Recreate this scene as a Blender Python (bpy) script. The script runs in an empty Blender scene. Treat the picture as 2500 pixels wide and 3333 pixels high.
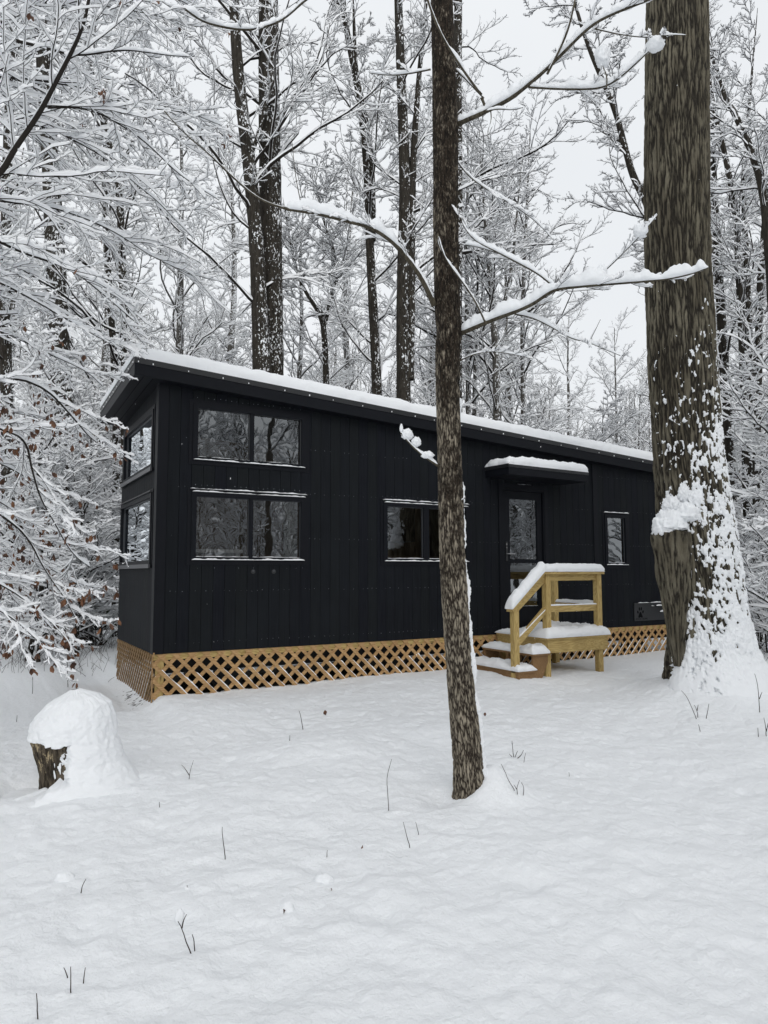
import bpy, math
import numpy as np

SC = bpy.context.scene
COL = SC.collection
V3 = lambda *a: np.array(a, float)

# ------------------------------------------------------------------ camera
# every height below is measured from the snow in front of the cabin; the cabin's own heights (from the
# bottom of its siding) get HZ added
HZ = .6
CAMP = V3(-1.893, -8.694, .959 + HZ)
YAW, PIT, ROL, FPX = .52661, .085413, -.002676, 2299.47
_c, _s = math.cos(YAW), math.sin(YAW)
FWH = V3(_s, _c, 0); RTH = V3(_c, -_s, 0); UPV = V3(0, 0, 1)
_cp, _sp = math.cos(PIT), math.sin(PIT)
CF = FWH*_cp + UPV*_sp; CU = UPV*_cp - FWH*_sp
_cr, _sr = math.cos(ROL), math.sin(ROL)
CR = RTH*_cr + CU*_sr; CU = CU*_cr - RTH*_sr
K = 2500/1659.

def ray(u, v):
    return CF + CR*(u*K-1250)/FPX + CU*(1666.5-v*K)/FPX
def at(u, v, D):
    """point seen at picture position (u,v) at horizontal distance D from where the photographer stood"""
    r = ray(u, v); return CAMP + r*D/(r@FWH)
def path(pts, D0, D1=None):
    D1 = D0 if D1 is None else D1
    n = len(pts)
    return np.array([at(p[0], p[1], (D0+(D1-D0)*i/(n-1)) if len(p) < 3 else p[2]) for i, p in enumerate(pts)])

# ------------------------------------------------------------------ noise
_pr = np.random.RandomState(7)
_perm = _pr.permutation(256); _perm = np.concatenate([_perm, _perm, _perm])
_g3 = _pr.normal(size=(256, 3)); _g3 /= np.linalg.norm(_g3, axis=1)[:, None]
def noise(x, y, z=0.):
    x, y, z = np.broadcast_arrays(np.asarray(x, float), np.asarray(y, float), np.asarray(z, float))
    xi, yi, zi = np.floor(x).astype(int), np.floor(y).astype(int), np.floor(z).astype(int)
    xf, yf, zf = x-xi, y-yi, z-zi
    xi, yi, zi = xi & 255, yi & 255, zi & 255
    u, v, w = [t*t*t*(t*(t*6-15)+10) for t in (xf, yf, zf)]
    out = 0
    for i in (0, 1):
        for j in (0, 1):
            for k in (0, 1):
                g = _g3[_perm[_perm[_perm[xi+i]+yi+j]+zi+k]]
                d = g[..., 0]*(xf-i)+g[..., 1]*(yf-j)+g[..., 2]*(zf-k)
                out = out + d*(u if i else 1-u)*(v if j else 1-v)*(w if k else 1-w)
    return out*1.5
def fbm(x, y, z=0., o=4):
    a, s, t = 1., 0., 0.
    for i in range(o):
        s = s+a*noise(x*2**i+i*17.3, y*2**i+i*5.1, z*2**i); t += a; a *= .5
    return s/t*1.4
def sstep(a, b, x):
    t = np.clip((x-a)/(b-a), 0, 1); return t*t*(3-2*t)

# ------------------------------------------------------------------ objects
def tag(o, label=None, cat=None, group=None, kind=None):
    if label: o['label'] = label
    if cat: o['category'] = cat
    if group: o['group'] = group
    if kind: o['kind'] = kind
    return o
def empty(name, loc=(0, 0, 0), **k):
    o = bpy.data.objects.new(name, None); COL.objects.link(o); o.location = [float(c) for c in loc]
    o.empty_display_size = .2
    return tag(o, **k)
def mesh_np(name, V, Q, mats, mi=None, smooth=True, parent=None, loc=None, attr=None, **k):
    """V (n,3), Q (m,4) quads, or a list of face tuples"""
    me = bpy.data.meshes.new(name)
    V = np.asarray(V, np.float32)
    off = np.zeros(3); q = parent
    while q is not None: off = off+np.array(q.location); q = q.parent
    if loc is not None: off = np.array(loc, float)
    V = V - off.astype(np.float32)
    if isinstance(Q, np.ndarray):
        m, n = Q.shape
        me.vertices.add(len(V)); me.vertices.foreach_set('co', V.ravel())
        me.loops.add(m*n); me.loops.foreach_set('vertex_index', Q.astype(np.int32).ravel())
        me.polygons.add(m)
        me.polygons.foreach_set('loop_start', np.arange(m, dtype=np.int32)*n)
        me.polygons.foreach_set('loop_total', np.full(m, n, np.int32))
        if mi is not None: me.polygons.foreach_set('material_index', mi.astype(np.int32))
        me.update(calc_edges=True)
    else:
        me.from_pydata([tuple(map(float, v)) for v in V], [], Q)
        if mi is not None: me.polygons.foreach_set('material_index', np.asarray(mi, np.int32))
        me.update()
    me.polygons.foreach_set('use_smooth', np.full(len(me.polygons), bool(smooth)))
    if attr is not None:
        at_ = me.attributes.new('ridge', 'FLOAT', 'POINT'); at_.data.foreach_set('value', np.asarray(attr, np.float32).ravel())
    for m_ in (mats if isinstance(mats, (list, tuple)) else [mats]): me.materials.append(m_)
    o = bpy.data.objects.new(name, me); COL.objects.link(o)
    if parent is not None: o.parent = parent
    elif loc is not None: o.location = [float(c) for c in loc]
    return tag(o, **k)

class MB:
    def __init__(s): s.v = []; s.f = []; s.mi = []
    def add(s, V, F, m=0):
        b = len(s.v); s.v += [tuple(map(float, p)) for p in V]
        for f in F: s.f.append(tuple(i+b for i in f)); s.mi.append(m)
    def box(s, x0, x1, y0, y1, z0, z1, m=0, mp=None):
        V = [(x, y, z) for x in (x0, x1) for y in (y0, y1) for z in (z0, z1)]
        if mp: V = [mp(*p) for p in V]
        s.add(V, [(0, 1, 3, 2), (4, 6, 7, 5), (0, 4, 5, 1), (2, 3, 7, 6), (0, 2, 6, 4), (1, 5, 7, 3)], m)
    def hexa(s, c, m=0):      # 8 corners in the order of box
        s.add(c, [(0, 1, 3, 2), (4, 6, 7, 5), (0, 4, 5, 1), (2, 3, 7, 6), (0, 2, 6, 4), (1, 5, 7, 3)], m)
    def prism(s, poly, a, b, mp, m=0):
        """2-d polygon extruded from depth a to b; mp(p, q, depth) -> xyz"""
        n = len(poly)
        V = [mp(p[0], p[1], a) for p in poly]+[mp(p[0], p[1], b) for p in poly]
        s.add(V, [tuple(range(n)), tuple(range(2*n-1, n-1, -1))]+[(i, i+n, (i+1) % n+n, (i+1) % n) for i in range(n)], m)
    def beam(s, a, b, w, h, up=(0, 0, 1), m=0):
        """bar of section w (sideways) x h (along up) from a to b"""
        a, b, up = np.array(a, float), np.array(b, float), np.array(up, float)
        d = b-a; d /= np.linalg.norm(d); sd = np.cross(d, up); sd /= np.linalg.norm(sd); u = np.cross(sd, d)
        s.hexa([p+sd*w/2*i+u*h/2*j for p in (a, b) for i in (-1, 1) for j in (-1, 1)], m)
    def disc(s, c, r, n, mp, m=0):
        s.add([mp(c[0]+r*math.cos(t), c[1]+r*math.sin(t)) for t in np.arange(n)*2*math.pi/n], [tuple(range(n))], m)
    def build(s, name, mats, parent=None, smooth=False, bevel=0, **k):
        o = mesh_np(name, np.array(s.v), s.f, mats, s.mi, smooth, parent, **k)
        if bevel:
            md = o.modifiers.new('bevel', 'BEVEL'); md.width = bevel; md.segments = 2; md.limit_method = 'ANGLE'
        return o

# ------------------------------------------------------------------ materials
def mat(name):
    m = bpy.data.materials.new(name); m.use_nodes = True
    nt = m.node_tree; nt.nodes.clear()
    out = nt.nodes.new('ShaderNodeOutputMaterial')
    b = nt.nodes.new('ShaderNodeBsdfPrincipled'); nt.links.new(b.outputs[0], out.inputs[0])
    return m, nt, b
def N(nt, t, **k):
    n = nt.nodes.new(t)
    for a, v in k.items():
        if a.startswith('i_'):
            n.inputs[a[2:].replace('_', ' ')].default_value = v
        else: setattr(n, a, v)
    return n
def L(nt, a, b): nt.links.new(a, b)
def ramp(nt, fac, stops):
    r = nt.nodes.new('ShaderNodeValToRGB'); e = r.color_ramp.elements
    while len(e) < len(stops): e.new(.5)
    for i, (p, c) in enumerate(stops):
        e[i].position = p; e[i].color = (c, c, c, 1) if isinstance(c, (int, float)) else (*c, 1)
    L(nt, fac, r.inputs[0]); return r.outputs[0]
def coords(nt, scale=(1, 1, 1), kind='Object'):
    tc = N(nt, 'ShaderNodeTexCoord'); mp = N(nt, 'ShaderNodeMapping'); mp.inputs['Scale'].default_value = scale
    L(nt, tc.outputs[kind], mp.inputs[0]); return mp.outputs[0]
def nz(nt, vec, scale, detail=4, rough=.55, dist=0.):
    n = N(nt, 'ShaderNodeTexNoise'); n.inputs['Scale'].default_value = scale; n.inputs['Detail'].default_value = detail
    n.inputs['Roughness'].default_value = rough; n.inputs['Distortion'].default_value = dist
    L(nt, vec, n.inputs['Vector']); return n.outputs['Fac']
def mixc(nt, f, a, b):
    m = N(nt, 'ShaderNodeMix', data_type='RGBA')
    if isinstance(f, (int, float)): m.inputs[0].default_value = f
    else: L(nt, f, m.inputs[0])
    for i, c in ((6, a), (7, b)):
        if isinstance(c, tuple): m.inputs[i].default_value = (*c, 1)
        else: L(nt, c, m.inputs[i])
    return m.outputs[2]
def math_(nt, op, a, b=0.):
    m = N(nt, 'ShaderNodeMath', operation=op)
    for i, c in enumerate((a, b)):
        if isinstance(c, (int, float)): m.inputs[i].default_value = c
        else: L(nt, c, m.inputs[i])
    return m.outputs[0]
def bump(nt, b, h, strength=.3, dist=.01, prev=None):
    n = N(nt, 'ShaderNodeBump'); n.inputs['Strength'].default_value = strength; n.inputs['Distance'].default_value = dist
    L(nt, h, n.inputs['Height'])
    if prev is not None: L(nt, prev, n.inputs['Normal'])
    if b is not None: L(nt, n.outputs[0], b.inputs['Normal'])
    return n.outputs[0]

SNOWC = (.87, .887, .905)
def m_snow(name='snow', fine=True):
    m, nt, b = mat(name)
    b.inputs['Base Color'].default_value = (*SNOWC, 1); b.inputs['Roughness'].default_value = .75
    b.inputs['Specular IOR Level'].default_value = .15
    if fine:
        v = coords(nt)
        h = nz(nt, v, 90, 3); h2 = nz(nt, v, 22, 4)
        n1 = bump(nt, None, h2, .35, .012)
        bump(nt, b, h, .25, .004, n1)
    return m
M = {}
M['snow'] = m_snow()
M['snow_plain'] = m_snow('snow_plain', False); M['snow_plain'].node_tree.nodes['Principled BSDF'].inputs['Base Color'].default_value = (.92, .93, .945, 1)

def m_ground():
    m, nt, b = mat('snow_ground')
    tc = N(nt, 'ShaderNodeTexCoord'); P = tc.outputs['Object']
    sp = N(nt, 'ShaderNodeSeparateXYZ'); L(nt, P, sp.inputs[0])
    def band(sock, lo, hi, soft=.08):
        a = N(nt, 'ShaderNodeMapRange', i_From_Min=lo-soft, i_From_Max=lo+soft); L(nt, sock, a.inputs[0])
        c = N(nt, 'ShaderNodeMapRange', i_From_Min=hi-soft, i_From_Max=hi+soft, i_To_Min=1., i_To_Max=0.); L(nt, sock, c.inputs[0])
        return math_(nt, 'MULTIPLY', a.outputs[0], c.outputs[0])
    under = math_(nt, 'MULTIPLY', band(sp.outputs[0], .02, 9.9, .15), band(sp.outputs[1], .1, 2.3, .15))
    side = math_(nt, 'MULTIPLY', band(sp.outputs[0], -.22, .05, .2), band(sp.outputs[1], -.1, 1.6, .45))
    porch = math_(nt, 'MULTIPLY', band(sp.outputs[0], 5.15, 5.8, .25), band(sp.outputs[1], -.85, .2, .2))
    n1 = nz(nt, P, 14, 5, .65)
    side = math_(nt, 'ADD', math_(nt, 'MULTIPLY', side, 1.), math_(nt, 'MULTIPLY', porch, .8))
    s2 = ramp(nt, math_(nt, 'ADD', math_(nt, 'MULTIPLY', side, .42), math_(nt, 'MULTIPLY', n1, .75)), [(.68, 0.), (.76, 1.)])
    u2 = ramp(nt, math_(nt, 'ADD', math_(nt, 'MULTIPLY', under, .6), math_(nt, 'MULTIPLY', n1, .4)), [(.45, 0.), (.6, 1.)])
    f = math_(nt, 'MAXIMUM', s2, u2)
    soil = mixc(nt, nz(nt, P, 30, 4), (.012, .01, .007), (.06, .05, .035))
    L(nt, mixc(nt, f, SNOWC, soil), b.inputs['Base Color'])
    b.inputs['Roughness'].default_value = .8; b.inputs['Specular IOR Level'].default_value = .12
    h = nz(nt, coords(nt), 14, 5, .6); h2 = nz(nt, coords(nt), 60, 4)
    n_ = bump(nt, None, h, .8, .022); bump(nt, b, h2, .5, .008, n_)
    return m
M['ground'] = m_ground()

def m_bark(name, dark, light, pale=None, pale_amt=.0, sc=1., stretch=.16, snow_dir=None, snow_amt=0., blotch=None, low=None, lo=.38, hi=.62):
    m, nt, b = mat(name)
    v = coords(nt, (1, 1, stretch)); w = coords(nt, (1, 1, 1))
    f1 = nz(nt, v, 26*sc, 5, .65, .4); f2 = nz(nt, v, 70*sc, 4, .6)
    f = math_(nt, 'ADD', math_(nt, 'MULTIPLY', f1, .65), math_(nt, 'MULTIPLY', f2, .35))
    c = mixc(nt, ramp(nt, f, [(lo, 0.), (hi, 1.)]), dark, light)
    if blotch:
        c = mixc(nt, ramp(nt, nz(nt, coords(nt, (1, 1, .5)), 5, 5, .6), [(.46, 0.), (.6, 1.)]), c, mixc(nt, f, tuple(x*.35 for x in blotch), blotch))
    if pale:
        g = nz(nt, coords(nt, (1, 1, .35)), 48*sc, 5, .75)
        g2 = nz(nt, w, 3.2, 3, .6)
        s = math_(nt, 'ADD', g, math_(nt, 'MULTIPLY', math_(nt, 'SUBTRACT', g2, .5), .45))
        if low:      # paler, scaly bark low on the stem; wet and mossy higher up
            sp = N(nt, 'ShaderNodeSeparateXYZ'); L(nt, w, sp.inputs[0])
            mr = N(nt, 'ShaderNodeMapRange', i_From_Min=2.6, i_From_Max=-.1, i_To_Min=-.02, i_To_Max=.13); L(nt, sp.outputs[2], mr.inputs[0])
            s = math_(nt, 'ADD', s, mr.outputs[0])
        c = mixc(nt, ramp(nt, s, [(.60-pale_amt, 0.), (.67-pale_amt, 1.)]), c, pale)
        cr = nz(nt, coords(nt, (1, 1, .18)), 42, 3, .5)
        c = mixc(nt, ramp(nt, cr, [(.40, .85), (.47, 0.)]), c, dark)
    if snow_dir:
        ge = N(nt, 'ShaderNodeNewGeometry')
        dt = N(nt, 'ShaderNodeVectorMath', operation='DOT_PRODUCT'); dt.inputs[1].default_value = snow_dir
        L(nt, ge.outputs['True Normal'], dt.inputs[0])
        g = nz(nt, coords(nt, (1, 1, .5)), 30, 4, .6)
        g3 = nz(nt, w, 1.3, 3, .6)
        s = math_(nt, 'ADD', math_(nt, 'ADD', g, math_(nt, 'MULTIPLY', dt.outputs['Value'], .16)), math_(nt, 'MULTIPLY', math_(nt, 'SUBTRACT', g3, .5), .5))
        c = mixc(nt, ramp(nt, s, [(.74-snow_amt, 0.), (.78-snow_amt, 1.)]), c, SNOWC)
    L(nt, c, b.inputs['Base Color']); b.inputs['Roughness'].default_value = .9; b.inputs['Specular IOR Level'].default_value = .2
    bump(nt, b, f, .8, .02)
    return m
_wd = tuple(RTH*.75-FWH*.65)
M['bark_wood'] = m_bark('bark_forest', (.012, .010, .008), (.055, .048, .038), snow_dir=_wd, snow_amt=.02)
M['bark_far'] = m_bark('bark_far', (.04, .036, .032), (.14, .13, .115), snow_dir=_wd, snow_amt=.09)  # paler than the near bark: fading with distance put into the colour
M['bark_young'] = m_bark('bark_young', (.010, .007, .005), (.05, .038, .026), pale=(.30, .26, .20), pale_amt=.035, sc=1.2, low=(.32, .27, .20))
M['bark_oak'] = m_bark('bark_oak', (.010, .008, .006), (.22, .20, .145), sc=1.15, stretch=.05, blotch=(.06, .05, .034), lo=.45, hi=.60)
M['bark_stump'] = m_bark('bark_stump', (.02, .016, .012), (.13, .105, .075), pale=(.42, .34, .21), pale_amt=.07, sc=.6, stretch=.3)
M['limb'] = m_bark('limb_bark', (.03, .025, .018), (.12, .105, .075), sc=2)
def m_ridge(name, dark, light, mid, moss, lo=.35, hi=.75, tall=False):
    m, nt, b = mat(name)
    at_ = N(nt, 'ShaderNodeAttribute', attribute_name='ridge')
    w = coords(nt); f = nz(nt, coords(nt, (1, 1, .3)), 70, 4, .65); g = nz(nt, coords(nt, (1, 1, .35)), 3.0, 4, .6)
    r = math_(nt, 'ADD', at_.outputs['Fac'], math_(nt, 'MULTIPLY', math_(nt, 'SUBTRACT', f, .5), .9))
    c = mixc(nt, ramp(nt, r, [(lo, 0.), (hi, 1.)]), dark, mixc(nt, f, mid, light))
    if tall:     # wet, algae-dark bark higher up with pale lichen left in patches
        sp = N(nt, 'ShaderNodeSeparateXYZ'); L(nt, w, sp.inputs[0])
        mr = N(nt, 'ShaderNodeMapRange', i_From_Min=.2, i_From_Max=3.4, i_To_Min=-.13, i_To_Max=.03); L(nt, sp.outputs[2], mr.inputs[0])
        g2 = math_(nt, 'ADD', math_(nt, 'ADD', math_(nt, 'MULTIPLY', nz(nt, coords(nt, (1, 1, .5)), 22, 4, .7), .55), math_(nt, 'MULTIPLY', g, .45)), mr.outputs[0])
        c = mixc(nt, ramp(nt, g2, [(.44, 0.), (.53, 1.)]), c, mixc(nt, ramp(nt, nz(nt, coords(nt, (1, 1, .35)), 60, 5, .75), [(.56, 0.), (.66, 1.)]), mixc(nt, ramp(nt, f, [(.4, 0.), (.65, 1.)]), (.006, .0045, .003), (.036, .026, .018)), (.16, .135, .10)))
    else: c = mixc(nt, ramp(nt, g, [(.44, 0.), (.62, .8)]), c, mixc(nt, ramp(nt, r, [(lo, 0.), (hi, 1.)]), dark, moss))
    L(nt, c, b.inputs['Base Color']); b.inputs['Roughness'].default_value = .9; b.inputs['Specular IOR Level'].default_value = .2
    bump(nt, b, f, .7, .012)
    return m
M['bark_oak'] = m_ridge('bark_oak_ridged', (.020, .017, .013), (.215, .195, .145), (.105, .093, .066), (.078, .067, .047), .05, .95)
M['bark_young'] = m_ridge('bark_young_plated', (.022, .016, .012), (.42, .37, .29), (.17, .145, .105), (.06, .045, .03), .05, .95, True)
def flat(name, col, rough=.8, spec=.3, bump_=None):
    m, nt, b = mat(name); b.inputs['Base Color'].default_value = (*col, 1); b.inputs['Roughness'].default_value = rough
    b.inputs['Specular IOR Level'].default_value = spec
    if bump_: bump(nt, b, nz(nt, coords(nt), bump_[0], 4), bump_[1], .01)
    return m
M['twig'] = flat('twig_bark', (.030, .026, .023), .9, .1)
M['twig_far'] = flat('twig_far_bark', (.085, .08, .075), .9, .1)  # lightened twig colour stands in for haze over the far trees
M['weed'] = flat('dry_stem', (.035, .024, .018), .9, .2)

def m_siding():
    m, nt, b = mat('black_siding')
    tc = N(nt, 'ShaderNodeTexCoord'); sp = N(nt, 'ShaderNodeSeparateXYZ'); L(nt, tc.outputs['Object'], sp.inputs[0])
    fl = math_(nt, 'FLOOR', math_(nt, 'MULTIPLY', math_(nt, 'SUBTRACT', math_(nt, 'ADD', sp.outputs[0], sp.outputs[1]), .12), 1/.1465))
    wn = N(nt, 'ShaderNodeTexWhiteNoise', noise_dimensions='1D'); L(nt, fl, wn.inputs['W'])
    gr = nz(nt, coords(nt, (1, 1, .03)), 60, 4, .6)
    c = mixc(nt, wn.outputs['Value'], (.0045, .0052, .0088), (.0072, .0088, .0098))
    c = mixc(nt, ramp(nt, gr, [(.35, 0.), (.8, .45)]), c, (.018, .021, .024))
    big = nz(nt, coords(nt), 1.4, 3)
    c = mixc(nt, ramp(nt, big, [(.4, 0.), (.75, .35)]), c, (.014, .017, .021))
    L(nt, c, b.inputs['Base Color']); b.inputs['Roughness'].default_value = .7; b.inputs['Specular IOR Level'].default_value = .12
    bump(nt, b, gr, .35, .004)
    return m
M['siding'] = m_siding()
M['trim'] = flat('black_trim', (.006, .007, .010), .55, .15, (40, .1))
M['metal'] = flat('black_metal', (.016, .017, .019), .38, .5)
M['grey_metal'] = flat('grey_metal', (.06, .062, .068), .4, .5)
M['steel'] = flat('trailer_steel', (.01, .011, .012), .5, .4)
M['engraved'] = flat('engraved_black', (.003, .0035, .0045), .8, .1)
M['nail'] = flat('nail_heads', (.2, .215, .24), .6, .3)
M['chrome'] = flat('handle_metal', (.25, .25, .26), .25, .8)
M['inside'] = flat('interior_ply', (.16, .105, .055), .7, .2, (12, .2))
M['inside_dark'] = flat('interior_dark', (.05, .035, .022), .7, .2)
M['curtain'] = flat('curtain_cloth', (.17, .175, .165), .9, .1)
M['table'] = flat('table_top_white', (.5, .5, .48), .5, .4)

def m_wood(name, a, b_, knots=True, axis='x', rough=.75, grey=0.):
    m, nt, b = mat(name)
    sc = {'x': (.12, 1, 1), 'z': (1, 1, .12), 'y': (1, .12, 1)}[axis]
    v = coords(nt, sc)
    n1 = nz(nt, v, 9, 3, .5, 1.2)
    wv = N(nt, 'ShaderNodeMath', operation='SINE'); L(nt, math_(nt, 'MULTIPLY', n1, 70.), wv.inputs[0])
    g = math_(nt, 'ADD', math_(nt, 'MULTIPLY', wv.outputs[0], .22), .5)
    f = nz(nt, coords(nt, tuple(x*.4 if x < 1 else 1 for x in sc)), 70, 4, .6)
    g = math_(nt, 'ADD', math_(nt, 'MULTIPLY', g, .6), math_(nt, 'MULTIPLY', f, .4))
    c = mixc(nt, ramp(nt, g, [(.25, 0.), (.75, 1.)]), a, b_)
    if knots:
        vo = N(nt, 'ShaderNodeTexVoronoi'); vo.inputs['Scale'].default_value = 3.2; L(nt, coords(nt, tuple(.6 if x < 1 else 1.6 for x in sc)), vo.inputs['Vector'])
        c = mixc(nt, ramp(nt, vo.outputs['Distance'], [(.04, .85), (.1, 0.)]), c, tuple(x*.25 for x in a))
    st = nz(nt, coords(nt), 2.5, 3)
    c = mixc(nt, ramp(nt, st, [(.4, 0.), (.75, .4)]), c, tuple(x*.6 for x in a))
    L(nt, c, b.inputs['Base Color']); b.inputs['Roughness'].default_value = rough; b.inputs['Specular IOR Level'].default_value = .25
    bump(nt, b, g, .2, .004)
    return m
M['pt_x'] = m_wood('treated_pine', (.33, .22, .075), (.62, .47, .20))
M['pt_z'] = m_wood('treated_pine_upright', (.33, .22, .075), (.62, .47, .20), axis='z')
M['pt_y'] = m_wood('treated_pine_cross', (.31, .21, .07), (.58, .43, .18), axis='y')
M['brown'] = m_wood('stained_ply', (.19, .105, .045), (.30, .185, .09), axis='y', knots=False)
M['cedar'] = m_wood('cedar_lath', (.33, .19, .08), (.60, .39, .19), axis='x', knots=False)
M['cedar_side'] = m_wood('cedar_lath_dark', (.20, .125, .06), (.38, .25, .125), axis='z', knots=False)  # darker tones than the front lath, for the end panel
M['mossy_rock'] = m_bark('mossy_rock', (.012, .016, .010), (.05, .055, .035), sc=.4, stretch=1)

def m_glass(name, gain, dark=.93, wob=.2):
    m = bpy.data.materials.new(name); m.use_nodes = True; nt = m.node_tree; nt.nodes.clear()
    out = N(nt, 'ShaderNodeOutputMaterial'); mx = N(nt, 'ShaderNodeMixShader')
    tr = N(nt, 'ShaderNodeBsdfTransparent'); tr.inputs[0].default_value = (dark, dark, dark*.98, 1)
    gl = N(nt, 'ShaderNodeBsdfGlossy'); gl.inputs['Roughness'].default_value = .012; gl.inputs[0].default_value = (.93, .97, 1, 1)
    fr = N(nt, 'ShaderNodeFresnel'); fr.inputs[0].default_value = 1.5
    f = N(nt, 'ShaderNodeMath', operation='MULTIPLY', use_clamp=True); f.inputs[1].default_value = gain
    L(nt, fr.outputs[0], f.inputs[0]); L(nt, f.outputs[0], mx.inputs[0])
    bp = N(nt, 'ShaderNodeBump'); bp.inputs['Strength'].default_value = wob; bp.inputs['Distance'].default_value = .01
    L(nt, nz(nt, coords(nt), 2.3, 2, .4), bp.inputs['Height']); L(nt, bp.outputs[0], gl.inputs['Normal'])
    L(nt, tr.outputs[0], mx.inputs[1]); L(nt, gl.outputs[0], mx.inputs[2]); L(nt, mx.outputs[0], out.inputs[0])
    return m
M['glass'] = m_glass('window_glass', 4.2, dark=.66)
M['glass_side'] = m_glass('side_window_glass', 2.2, wob=.12)
def m_leaf():
    m, nt, b = mat('beech_leaf')
    oi = nz(nt, coords(nt), 9, 2)
    L(nt, mixc(nt, ramp(nt, oi, [(.35, 0.), (.65, 1.)]), (.04, .016, .010), (.20, .085, .035)), b.inputs['Base Color'])
    b.inputs['Roughness'].default_value = .6
    return m
M['leaf'] = m_leaf()

# ------------------------------------------------------------------ ground
STUMP = V3(-1.15, -2.94, 0)
OAK = V3(5.86, -3.05, 0)
YOUNG = V3(1.09, -4.62, 0)
def gz(x, y):
    x = np.asarray(x, float); y = np.asarray(y, float)
    z = .05*noise(x/2.6+3.1, y/2.6+1.7)+.030*noise(x*.95, y*.95, 3.)
    z = z + .11*sstep(-2.2, -.35, y)*sstep(-.22, .1, x)*sstep(12, 10, x)
    z = z - .07*sstep(-.9, -.2, x)*sstep(.12, -.02, x)*sstep(-.35, .25, y)*sstep(5, 2.5, y)
    z = z - .10*sstep(.05, .35, x)*sstep(10.3, 9.8, x)*sstep(.03, .35, y)*sstep(2.7, 2.3, y)
    r = np.hypot(x-STUMP[0]-.14, y-STUMP[1]+.05); z = z+.05*np.exp(-(r/.7)**2)
    r = np.hypot(x-STUMP[0]+.36, y-STUMP[1]-.12); z = z-.14*np.exp(-(r/.17)**2)
    r = np.hypot(x-OAK[0]-.15, y-OAK[1]+.05); z = z+.34*np.exp(-(r/.95)**2)
    r = np.hypot(x-YOUNG[0]-.16, y-YOUNG[1]+.17); z = z+.13*np.exp(-(r/.17)**2)
    r = np.hypot(x-YOUNG[0]-.24, y-YOUNG[1]-.02); z = z+.13*np.exp(-(r/.22)**2)
    r = np.hypot(x-YOUNG[0], y-YOUNG[1]); z = z-.0*r
    r = np.hypot(x-YOUNG[0]+.17, y-YOUNG[1]); z = z-.035*np.exp(-(r/.12)**2)
    for cx, cy, rr, h in ((.75, -3.0, .55, .10), (1.9, -2.7, .6, .07), (-.2, -3.9, .7, .05), (2.6, -5.2, .8, -.03), (-2.2, -2.4, .7, .07)):
        z = z+h*np.exp(-(np.hypot(x-cx, y-cy)/rr)**2)
    d = np.hypot(x-4, y+2)
    z = z + .35*sstep(14, 60, d)*noise(x/19., y/19., 5.)
    return z
_dr = np.random.RandomState(17)
DIMP = [(_dr.uniform(-3.2, 5.5), _dr.uniform(-7., -1.6), _dr.uniform(.04, .12), _dr.uniform(.006, .02)) for _ in range(75)]
def gdet(x, y):
    d = np.hypot(x-CAMP[0], y-CAMP[1]); w = sstep(16, 7, d)
    a = noise(x*3.1+7, y*3.1, 1.5)*.010
    c = np.abs(noise(x*6.5, y*6.5, 2.2)); b = (c**.7)*.020
    e = np.abs(noise(x*14+3, y*14, 6.1))*.008
    n = fbm(x*3.3+1.7, y*3.3+.4, 7.7, 4); p = 0
    for t in (-.28, -.1, .06, .22): p = p+sstep(t-.03, t+.04, n)*.0055
    n = fbm(x*8.3+1.7, y*8.3+.4, 3.7, 3); p = p+sstep(.12, .22, n)*.004
    for cx, cy, rr, h in DIMP: p = p-h*np.exp(-((np.hypot(x-cx, (y-cy)*.8)/rr)**2)**1.6)
    return (a*.7-b*.5-e*.95+p)*w
def axis_pts(lo, hi, a, b, fine, n):
    f = np.arange(a, b, fine)
    g1 = a-(a-lo)*(np.linspace(0, 1, n)[1:]**2.6)[::-1]
    g2 = b+(hi-b)*(np.linspace(0, 1, n)**2.6)
    return np.concatenate([g1, f, g2])
def grid_quads(n, m, closed=False):
    i = np.arange(n-1)[:, None]; mm = m if closed else m-1
    j = np.arange(mm)[None, :]; j2 = (j+1) % m
    return np.stack([(i*m+j), (i*m+j2), ((i+1)*m+j2), ((i+1)*m+j)], -1).reshape(-1, 4)
def ground():
    xs = axis_pts(-190, 260, -4.2, 6.8, .019, 100); ys = axis_pts(-190, 260, -7.4, -.1, .019, 100)
    X, Y = np.meshgrid(xs, ys, indexing='ij')
    Z = gz(X, Y)+gdet(X, Y)
    V = np.stack([X, Y, Z], -1).reshape(-1, 3)
    Q = grid_quads(len(xs), len(ys))[:, ::-1]
    Q = grid_quads(len(xs), len(ys))
    Q = Q[:, [0, 3, 2, 1]]
    mesh_np('snow_ground', V, Q, M['ground'], label='uneven snow covered ground around the cabin', kind='structure')
ground()

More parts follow.
